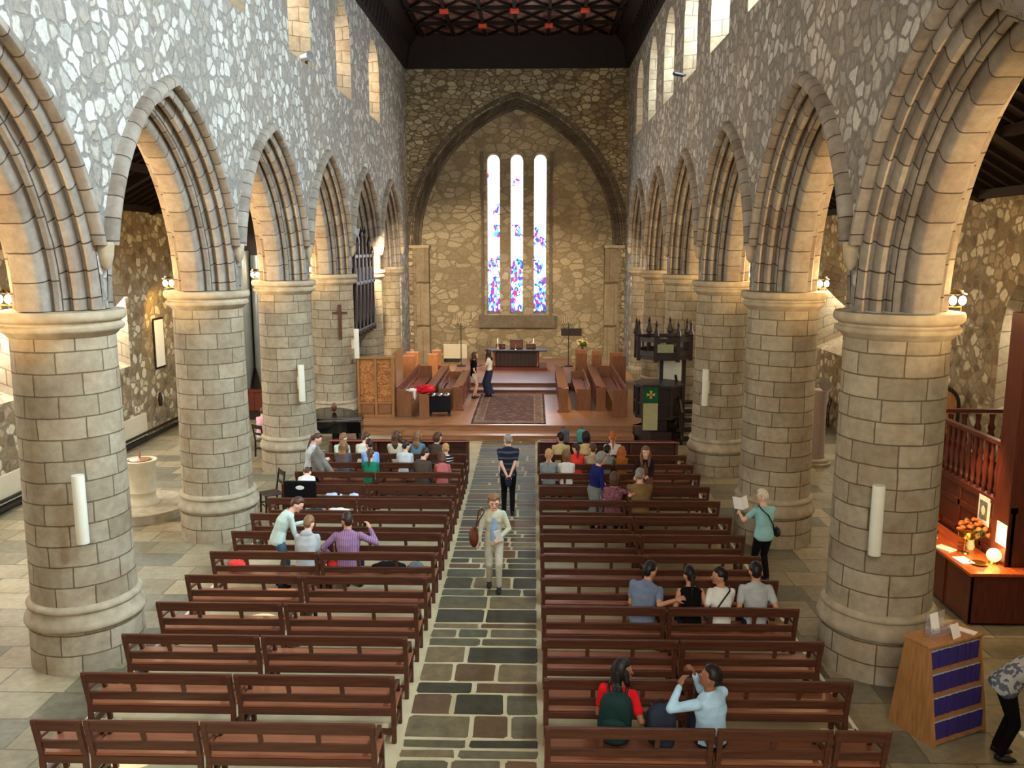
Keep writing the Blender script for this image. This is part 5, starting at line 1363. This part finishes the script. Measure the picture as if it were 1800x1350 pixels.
# --- near right: couple in the first row
p = person((1.66, 8.30, 0), 0, 'woman in red T-shirt with dark green backpack, dark hair, front right pew', 1.70, True, lean=6, hunch=6, side=3, yaw=-18, head=(-82, 6, 0), hr=(.33, .06, .60), hl=(-.15, .3, .64),
           skin='brown', hair=('long', 'black'), top=('shirt', C('red_jersey', (206, 22, 30)), 'short'), bottom=('trousers', C('denim_dark', (44, 56, 84))), vox=.007, face=True, build=1.05)
Mb = Matrix.Translation(p['c2'] + p['F1'] @ Vector((0, -.22, -.30))) @ p['F1'].to_4x4() @ Matrix.Scale(1.0, 4)
backpack(None, 0, None, C('bottle_green_nylon', (22, 46, 42), .7), p['root'], Mb, 1.12)
for g in (-1, 1): MB().tube([p['c2'] + p['F1'] @ Vector((g * .085, -.14, .10)), p['N'] + p['F2'] @ Vector((g * .10, -.07, .0)), p['N'] + p['F2'] @ Vector((g * .10, .03, .0)), p['c2'] + p['F1'] @ Vector((g * .10, .13, .05)), p['c1'] + p['F1'] @ Vector((g * .14, .02, .04))], .017, 8).build('backpack_strap', M['blackiron'], p['root'], smooth=50)
p = person((2.66, 8.22, 0), 0, 'man in light blue shirt with black hair, arm on the front right pew', 1.74, True, lean=-2, hunch=4, side=-4, yaw=34, head=(66, -10, 0), hl=(-.34, .04, 1.10), pl=(-.6, -1.2, -1.6), hr=(-.15, .20, 1.15), pr_=(.5, .3, -1),
           skin='brown', hair=('short', 'black'), top=('collar', C('pale_blue_cotton', (176, 208, 224)), 'long'), bottom=('trousers', C('navy_cotton', (36, 40, 56))), sex='m', vox=.007, face=True, build=1.1)
backpack((2.13, 8.22, .455), .15, 'grey backpack standing on the front right pew between the couple', C('slate_nylon', (44, 50, 62), .8))
# --- four people in the fourth row
p = person((2.30, 11.08, 0), 0, 'man in blue grey shirt leaning his right arm over the pew back, four sitters', 1.72, True, lean=8, hunch=8, side=6, yaw=-22, head=(-48, 12, 0), hr=(.42, -.22, .93), pr_=(.6, -.8, -.2),
           skin='tan', hair=('short', 'black'), top=('collar', C('blue_grey_cotton', (112, 122, 140)), 'short'), bottom=('trousers', C('khaki', (140, 126, 104))), sex='m', vox=.008, build=1.15, face=True)
p = person((2.96, 11.06, 0), 0, 'woman in black sleeveless top with tied black hair, among four sitters', 1.60, True, lean=5, hunch=8, head=(8, 12, 0), hl=(-.34, .1, .62), hr=(.30, .16, .62),
           skin='tan', hair=('ponytail', 'black'), top=('shirt', C('black_jersey', (16, 14, 14)), 'none'), bottom=('trousers', C('navy_cotton', None)), vox=.009)
p = person((3.38, 11.06, 0), 0, 'woman in white T-shirt with black bag strap across her back', 1.60, True, lean=3, hunch=6, head=(70, 6, 0), hl=(-.26, .14, .62),
           skin='tan', hair=('bun', 'black'), top=('shirt', C('white_jersey', (226, 222, 208)), 'short'), bottom=('trousers', C('patterned_grey', (70, 74, 86), .9, 'blotch', (170, 170, 176), 40)), vox=.009, face=True)
strap(p, M['blackiron'], 'R')
p = person((3.86, 11.08, 0), 0, 'man in pale grey T-shirt with dark collar, right end of four sitters', 1.74, True, lean=4, hunch=5, head=(-6, 8, 0), hr=(.30, .1, .62), hl=(-.28, .1, .62),
           skin='tan', hair=('short', 'black'), top=('polo', C('grey_jersey', (172, 174, 168)), 'short'), bottom=('trousers', C('navy_cotton', None)), sex='m', vox=.008, build=1.05)
# --- teal woman by the column
p = person((4.68, 13.75, 0), 14, 'woman in turquoise top with white hair reading a leaflet, standing by the second right column', 1.62, lean=3, hunch=4, head=(14, 16, 0), hl=(-.30, .30, 1.16), hr=(.10, .32, 1.12), pl=(-.8, -.6, -.8),
           skin='fair', hair=('short', 'white'), top=('shirt', C('turquoise_jersey', (140, 188, 182)), 'short'), bottom=('trousers', C('black_cotton', (18, 17, 18))), build=1.12, vox=.008)
strap(p, M['blackiron'], 'L', 'bag_strap'); MB().ell(p['P'] + Vector((.24, .0, .03)), (.05, .10, .09)).build('handbag', M['blackiron'], p['root'], smooth=60)
lf = empty('open_leaflet', (4.68, 13.75, 0), math.radians(14), 'open white leaflet held by the woman in turquoise', 'leaflet')
MB().add([(-.36, .38, 1.22), (-.22, .34, 1.20), (-.24, .40, 1.40), (-.38, .44, 1.42), (-.08, .40, 1.22), (-.10, .46, 1.42)], [(0, 1, 2, 3), (1, 4, 5, 2)]).build('page', M['white'], lf, recalc=False)
sm_ = lf.children if False else None
# --- ninth row right
p = person((2.34, 15.92, 0), 0, 'woman in maroon patterned top with brown bob, arm over the pew back, right block', 1.60, True, lean=4, hunch=6, side=2, yaw=-10, head=(-8, 10, 0), hr=(.34, -.20, .95), pr_=(1, -.3, -.2), hl=(-.1, .3, .64),
           skin='fair', hair=('bob', 'brown'), top=('shirt', C('maroon_print', (112, 60, 70), .9, 'blotch', (140, 96, 104), 60), 'short'), bottom=('trousers', C('navy_cotton', None)), build=1.15, vox=.010)
p = person((2.86, 15.95, 0), 0, 'man in olive brown jumper with grey hair beside the maroon woman', 1.78, True, lean=4, hunch=5, head=(-14, 6, 0),
           skin='fair', hair=('short', 'grey'), top=('shirt', C('olive_wool', (128, 102, 62)), 'long'), bottom=('trousers', C('navy_cotton', None)), sex='m', build=1.22, vox=.010)
p = person((2.02, 16.36, 0), -68, 'woman in royal blue cardigan with grey curly hair, standing in the right block', 1.62, lean=4, hunch=10, head=(-8, 18, 0), hl=(-.2, .22, .95), hr=(.28, .1, .80), pl=(-.8, -.8, -.4),
           skin='fair', hair=('curly', 'grey'), top=('jacket', C('royal_blue_wool', (30, 34, 92)), 'long'), jacket=C('white_jersey', None), bottom=('skirt', C('tartan_grey', (92, 96, 94), .9, 'vstripe', (150, 146, 136), 26), .75), build=1.12, vox=.010)
p = person((3.12, 17.22, 0), 176, 'woman in dark cardigan with long light brown hair facing the camera', 1.58, lean=8, hunch=8, head=(4, 10, 0), hl=(-.05, .26, .98), hr=(.22, .24, .96),
           skin='fair', hair=('long', 'lightbrown'), top=('jacket', C('charcoal_wool', (40, 32, 32)), 'long'), jacket=C('brown_print', (110, 74, 62)), bottom=('skirt', C('brown_print', None), .7), vox=.010, face=True)
# --- rows eleven to thirteen, right block
p = person((1.12, 17.86, 0), 0, 'person with blond ponytail in grey top by the passage, right block', 1.62, True, lean=2, hunch=6, head=(-6, 14, 0), hair=('ponytail', 'blond'), top=('shirt', C('ash_jersey', (132, 142, 140)), 'short'), bottom=('trousers', C('denim_dark', None)), vox=.012)
p = person((1.50, 17.86, 0), 0, 'person with bobbed brown hair in white T-shirt, right block', 1.58, True, lean=5, hunch=8, head=(-4, 14, 0), hair=('bob', 'lightbrown'), top=('shirt', C('white_jersey', None), 'short'), bottom=('trousers', C('denim_dark', None)), vox=.012)
p = person((1.76, 18.66, 0), 0, 'person in bright coral red top with dark hair, right block', 1.52, True, lean=10, hunch=14, side=3, head=(30, 20, 0), hair=('ponytail', 'darkbrown'), top=('hoodie', C('coral_jersey', (232, 62, 50)), 'long'), bottom=('trousers', C('denim_dark', None)), vox=.012)
p = person((2.14, 18.64, 0), 0, 'person with short brown hair in beige top behind the woman in blue', 1.5, True, lean=6, hunch=8, head=(0, 10, 0), hair=('short', 'brown'), top=('shirt', C('beige_jersey', (170, 150, 124)), 'short'), bottom=('trousers', C('denim_dark', None)), sex='m', vox=.012)
p = person((2.46, 18.66, 0), 0, 'child with black hair in pale top, right block', 1.42, True, lean=6, hunch=10, head=(-20, 14, 0), hair=('short', 'black'), skin='tan', top=('shirt', C('ash_jersey', None), 'short'), bottom=('trousers', C('denim_dark', None)), vox=.012)
p = person((2.78, 18.64, 0), 0, 'child with long ginger hair in mustard top, right block', 1.36, True, lean=6, hunch=12, head=(-24, 18, 0), hair=('long', 'ginger'), top=('shirt', C('mustard_jersey', (150, 96, 36)), 'long'), bottom=('trousers', C('denim_dark', None)), vox=.012)
p = person((1.44, 19.5, 0), 0, 'person with dark hair in cream top, last row, nearer the passage', 1.64, True, lean=6, hunch=14, head=(14, 14, 0), hair=('short', 'black'), skin='tan', top=('shirt', C('cream_jersey', (202, 176, 120)), 'short'), bottom=('trousers', C('denim_dark', None)), sex='m', vox=.012)
p = person((2.04, 19.5, 0), 0, 'person with bushy dark hair in cream top, middle of last row, right', 1.68, True, lean=8, hunch=10, head=(10, 8, 0), hair=('bob', 'black'), skin='tan', top=('shirt', C('cream_jersey', None), 'short'), bottom=('trousers', C('denim_dark', None)), sex='m', vox=.012)
p = person((2.66, 19.5, 0), 0, 'person in white shirt with ginger ponytail and sunglasses on the head', 1.72, True, lean=2, hunch=4, head=(0, 4, 0), hair=('ponytail', 'ginger'), top=('shirt', C('white_jersey', None), 'long'), bottom=('trousers', C('denim_dark', None)), vox=.012)
m = MB()
for x in (-.035, .035): m.ell(p['hc'] + p['HM'] @ Vector((x, -.04 + .0, .112)), (.03, .022, .012), p['HM'], 12, 8)
m.build('sunglasses', M['blackgloss'], p['root'], smooth=60)
backpack((1.55, 20.52, .84), .4, 'grey and navy backpack on the right front desk', C('grey_nylon', (96, 98, 100), .8), sc=.8)
backpack((1.98, 20.56, .84), -.2, 'turquoise backpack on the right front desk', C('teal_nylon', (84, 158, 150), .8), sc=.75)
# --- sixth row left
p = person((-2.22, 13.0, 0), 0, 'man in purple striped shirt with dark hair, sitting in the left block', 1.80, True, lean=6, hunch=6, side=-2, yaw=-4, head=(28, 10, 0), hr=(.33, .18, 1.10), pr_=(.9, -.3, -1), hl=(-.34, .20, .62), pl=(-1, -.5, -.2),
           skin='tan', hair=('short', 'darkbrown'), top=('collar', C('purple_stripe', (150, 116, 142), .9, 'vstripe', (122, 84, 112), 9), 'long'), bottom=('trousers', C('navy_cotton', None)), sex='m', build=1.18, vox=.008)
p = person((-2.92, 13.02, 0), 0, 'person in light grey hoodie with brown hair, sitting in the left block', 1.66, True, lean=12, hunch=16, head=(-8, 22, 0), hair=('short', 'lightbrown'), top=('hoodie', C('grey_fleece', (168, 168, 162)), 'long'), bottom=('trousers', C('navy_cotton', None)), build=1.12, vox=.009)
p = person((-3.46, 13.30, 0), -62, 'woman in pale mint jacket bending forward, standing in the left block', 1.64, lean=26, hunch=14, yaw=0, head=(-6, 36, 0), hl=(-.14, .48, 1.05), hr=(.12, .34, .74), pr_=(.6, -1, -.4),
           skin='fair', hair=('short', 'brown'), top=('jacket', C('mint_cotton', (186, 204, 190)), 'long'), bottom=('trousers', C('denim_blue', (70, 96, 112))), build=1.1, vox=.009)
for i, (x, lab, mat, rx) in enumerate(((-2.34, 'folded red and grey coat on the pew seat beside the purple shirted man', C('coral_jersey', None), .16), (-4.05, 'red and pale blue bag on the outer end of the left pew seat', C('coral_jersey', None), .14), (-1.55, 'black bag heap on the pew seat right of the purple shirted man', C('black_cotton', None), .26), (-1.12, 'grey and black helmet shaped bag near the passage end of the pew', C('grey_nylon', None), .13))):
    m = MB(); m.ell((0, 0, .07), (rx, .12, .09), None, 16, 10, lambda d: 1 + .14 * math.sin(7 * d.x + i) * math.cos(6 * d.y)); o = m.build('cloth_bag' if i != 3 else 'helmet_bag', mat, smooth=60)
    o.location = (x if i else -2.44, 12.95 + (.14 if i == 0 else .02), .46); tag(o, lab, 'bag')
# --- tenth to thirteenth rows, left block
GL = 'people in the left block by the front desk'
p = person((-3.98, 16.95, 0), 10, 'child in white top bent low over the pew, left edge of left block', 1.45, True, lean=38, hunch=26, head=(0, 60, 0), hair=('short', 'brown'), top=('shirt', C('white_jersey', None), 'short'), bottom=('trousers', C('denim_dark', None)), vox=.011)
p = person((-4.16, 18.0, 0), -52, 'girl with tied brown hair holding a grey hoodie, standing by the third column', 1.62, lean=6, hunch=14, head=(-6, 34, 0), hl=(-.1, .28, 1.12), hr=(.16, .3, 1.02), skin='fair', hair=('ponytail', 'brown'), top=('shirt', C('ash_light', (190, 194, 190)), 'long'), bottom=('trousers', C('black_cotton', None)), vox=.010, face=True)
m = MB(); m.ell((0, 0, 0), (.16, .12, .34), None, 18, 14, lambda d: 1 + .16 * math.sin(6 * d.z + 2) * math.cos(5 * d.x)); m.tube([(.05, 0, .1), (.24, .02, -.18), (.36, 0, -.34)], [.09, .075, .06], 12)
o = m.build('grey_hoodie', C('marl_fleece', (120, 114, 104)), smooth=60); o.location = (-3.95, 17.9, .98); tag(o, 'grey and black hoodie dangling from the standing girl\'s hands', 'garment')
remesh(o, .012, 3)
m = MB(); m.box(-.33, .33, -.02, .02, -.40, .02).box(-.33, .33, -.02, .10, .0, .03); o = m.build('black_jacket', C('black_cotton', None), bevel=.02); o.location = (-3.98, 16.53, .90); tag(o, 'black jacket with white oval badge draped over a left pew end', 'garment')
MB().ell((.0, -.022, -.09), (.09, .004, .045), nu=20, nv=8).build('white_badge', M['white'], o, smooth=60)
L_ = [(-2.80, 10, 1.58, ('ponytail', 'brown'), C('emerald_jersey', (30, 116, 84)), 'short', 4, 8, (4, 16, 0), 'girl in emerald green top with brown ponytail'),
      (-1.66, 10, 1.70, ('short', 'darkbrown'), C('umber_wool', (74, 62, 50)), 'long', 14, 18, (-34, 34, 0), 'person in dark brown top leaning to the right'),
      (-1.22, 10, 1.48, ('bob', 'brown'), C('rose_jersey', (176, 96, 92)), 'short', 14, 22, (24, 40, 0), 'child in rose pink top with head bowed'),
      (-3.58, 11, 1.60, ('long', 'lightbrown'), C('slate_jersey', (88, 82, 84)), 'short', 3, 6, (-22, 10, 0), 'girl in slate grey T-shirt with long light brown hair'),
      (-2.96, 11, 1.68, ('short', 'darkbrown'), C('sky_cotton', (134, 176, 226)), 'long', 8, 12, (32, 22, 0), 'person in sky blue shirt with short dark hair'),
      (-2.16, 11, 1.60, ('bun', 'darkbrown'), C('ash_light', None), 'long', 8, 12, (-30, 20, 0), 'girl in pale grey shirt with dark hair in a bun'),
      (-1.22, 11, 1.46, ('bun', 'blond'), C('black_white_stripe', (30, 28, 30), .9, 'hstripe', (190, 186, 178), 5), 'long', 4, 8, (6, 18, 0), 'blond child in black and white striped top'),
      (-3.80, 12, 1.55, ('short', 'lightbrown'), C('pale_green_jersey', (190, 214, 184)), 'short', 6, 12, (-24, 22, 0), 'child in pale green top, outermost in last row left'),
      (-3.28, 12, 1.62, ('short', 'brown'), C('cream_jersey2', (206, 200, 180)), 'short', 12, 18, (-40, 26, 0), 'child in cream T-shirt leaning over, last row left'),
      (-2.50, 12, 1.68, ('long', 'brown'), C('oat_jersey', (196, 186, 158)), 'short', 2, 4, (-34, 10, 0), 'girl in oatmeal top with long brown hair'),
      (-2.00, 12, 1.70, ('long', 'lightbrown'), C('denim_shirt', (92, 122, 140)), 'long', 3, 6, (-34, 12, 0), 'girl in denim blue shirt with long light brown hair'),
      (-1.54, 12, 1.60, ('curly', 'brown'), C('umber_wool', None), 'long', 8, 12, (-54, 16, 0), 'person with curly brown hair in dark top, last row by the passage')]
for x, row, hh, hair_, tm, sl, ln, hn, hd_, lab in L_:
    person((x, ROWY[row] + .24, 0), 0, lab + ', left block', hh, True, lean=ln, hunch=hn, head=hd_, skin='fair', hair=hair_, top=('shirt', tm, sl), bottom=('trousers', C('denim_dark', None)), vox=.012)
o = MB(); 
for i, (x, y, lab, mat, sx_, sy_) in enumerate(((-3.08, 15.98, 'flat white oval form on a left pew seat behind the draped jacket', M['white'], .22, .1), (-3.42, 17.0, 'pale blue folded cloth on the pew seat, left block', C('sky_pale', (190, 206, 224)), .18, .1), (-2.98, 17.0, 'small pale blue paper beside the folded cloth, left block', C('sky_pale', None), .1, .08), (-3.55, 15.92, 'dark grey soft bag on the pew seat, left block', C('slate_nylon', None), .2, .14))):  # first entry is only a low white oval form on the seat
    m = MB(); m.ell((0, 0, .05), (sx_, sy_, .05), None, 16, 8, lambda d: 1 + .12 * math.sin(8 * d.x + i)); o = m.build('soft_bag' if i == 3 else 'folded_cloth' if i == 1 else 'paper', mat, smooth=60); o.location = (x, y, .455); tag(o, lab, 'bag' if i == 3 else 'paper' if i != 1 else 'cloth')
o = MB().box(-.11, .11, -.07, .07, 0, .006).build('paper_slip', M['white']); o.location = (2.08, 14.95, .456); o.rotation_euler = (0, 0, .2); tag(o, 'small white paper slip on an empty right pew seat', 'paper')
p = person((-6.75, 22.62, 0), -20, 'person in pink top mostly hidden behind the second left column', 1.6, True, lean=6, hunch=10, head=(0, 20, 0), hair=('short', 'brown'), top=('shirt', C('pink_jersey', (226, 170, 180)), 'long'), bottom=('trousers', C('white_jersey', None)), vox=.013, seat=.46)
# --- people in the centre passage
p = person((.25, 17.35, 0), 2, 'bald elderly man in dark striped polo, hands behind his back, in the passage', 1.76, lean=0, hunch=6, head=(0, 8, 0), hl=(-.035, -.16, .92), hr=(.035, -.17, .90), pl=(-1, -.3, 0), pr_=(1, -.3, 0),
           skin='fair', hair=('balding', 'grey'), top=('polo', C('navy_stripe', (34, 36, 48), .9, 'hstripe', (70, 74, 84), 2.6), 'short'), bottom=('trousers', C('black_cotton', None)), sex='m', build=1.08, vox=.008, curl=.9)
MB().ell((.0, -.2, .78), (.07, .02, .12), None, 14, 10).build('cap_in_hand', C('navy_cotton', None), p['root'], smooth=60)
p = person((.13, 13.38, 0), 183, 'woman in cream jacket and beige trousers with brown shoulder bag walking down the passage', 1.66, lean=2, hunch=6, head=(4, 14, 0), hl=(-.10, .24, .98), hr=(.27, .04, .80), pl=(-1, -.5, -.5), fl=(-.08, .12, .09), fr=(.08, -.10, .10),
           skin='fair', hair=('curly', 'lightbrown'), top=('jacket', C('cream_linen', (196, 190, 160)), 'long'), jacket=C('pale_blue_blouse', (146, 166, 186)), bottom=('trousers', C('sand_linen', (186, 178, 154))), vox=.007, face=True)
MB().tube([(.155, .06, 1.36), (.2, .0, 1.40), (.25, -.06, 1.34), (.30, -.05, 1.05)], .012, 8).tube([(.155, .06, 1.36), (.26, .1, 1.2), (.32, .06, 1.05)], .012, 8).build('bag_strap', C('bag_leather', (96, 48, 30), .5), p['root'], smooth=60)
m = MB(); m.ell((.33, 0, .93), (.085, .17, .17), None, 18, 12, lambda d: 1 - .12 * d.z); m.build('shoulder_bag', C('bag_leather', None), p['root'], smooth=60)
o = MB().box(-.05, .05, -.005, .005, -.11, .11).build('white_leaflet', M['white']); o.location = (.22, 13.07, 1.03); o.rotation_euler = (.3, -.35, 0); tag(o, 'white leaflet in the hand of the woman walking down the passage', 'leaflet')
m = MB()
for x in (-.031, .031): m.tube([p['hc'] + p['HM'] @ Vector((x + .019 * math.cos(a), .094, .010 + .015 * math.sin(a))) for a in [2 * PI * i / 12 for i in range(13)]], .0022, 6, False)
m.tube([p['hc'] + p['HM'] @ Vector((-.012, .096, .012)), p['hc'] + p['HM'] @ Vector((.012, .096, .012))], .0022, 6); m.build('glasses', M['blackiron'], p['root'])
# --- two girls on the choir platform
p = person((-1.34, 29.45, .35), -78, 'girl in black top and white shorts on the choir platform', 1.66, lean=0, hunch=4, head=(0, 8, 0), hl=(-.14, .22, 1.05), hr=(.2, .1, .85), fl=(-.08, .06, .09), fr=(.08, -.04, .09), skin='fair', hair=('long', 'brown'), top=('shirt', C('black_jersey', None), 'short'), bottom=('shorts', C('white_jersey', None)), vox=.012)
p = person((-.80, 29.8, .35), 80, 'woman in white T-shirt and long navy skirt with auburn hair, choir platform', 1.70, lean=0, hunch=4, head=(0, 8, 0), hl=(-.12, .34, 1.12), hr=(.12, .34, 1.10), skin='fair', hair=('long', 'darkbrown'), top=('shirt', C('white_jersey', None), 'short'), bottom=('skirt', C('navy_denim', (44, 52, 76)), .96), vox=.012, build=.95)
o = MB().lathe([(0, 0), (.15, .005), (.17, .03), (.15, .02), (0, .015)], n=24).build('round_tray', M['dark'], smooth=50); o.location = (-1.2, 29.82, 1.47); tag(o, 'dark round tray held between the two girls on the platform', 'tray')
# --- bending person at the lower right corner
p = person((6.0, 8.80, 0), -106, 'person in grey floral blouse and black trousers bending over, lower right corner', 1.66, lean=58, hunch=12, head=(0, 70, 0), hl=(-.05, .62, .72), hr=(.22, .52, .76), pr_=(.5, -.8, -.3), skin='fair', hair=('short', 'grey'),
           top=('shirt', C('floral_grey', (176, 176, 172), .9, 'blotch', (92, 98, 112), 26), 'long'), bottom=('trousers', C('black_cotton', None)), build=1.3, vox=.009)
r = empty('cream_table', (6.40, 7.80, 0), .05, 'cream topped table cut by the lower right corner of the picture', 'table')
MB().box(-.6, .6, -.35, .35, .70, .74).build('table_top', M['cream'], r, bevel=.015)
for x in (-.5, .5):
    for y in (-.28, .28): MB().bar((x, y, 0), (x, y, .7), .04, .04).build('leg', M['chrome'], r)
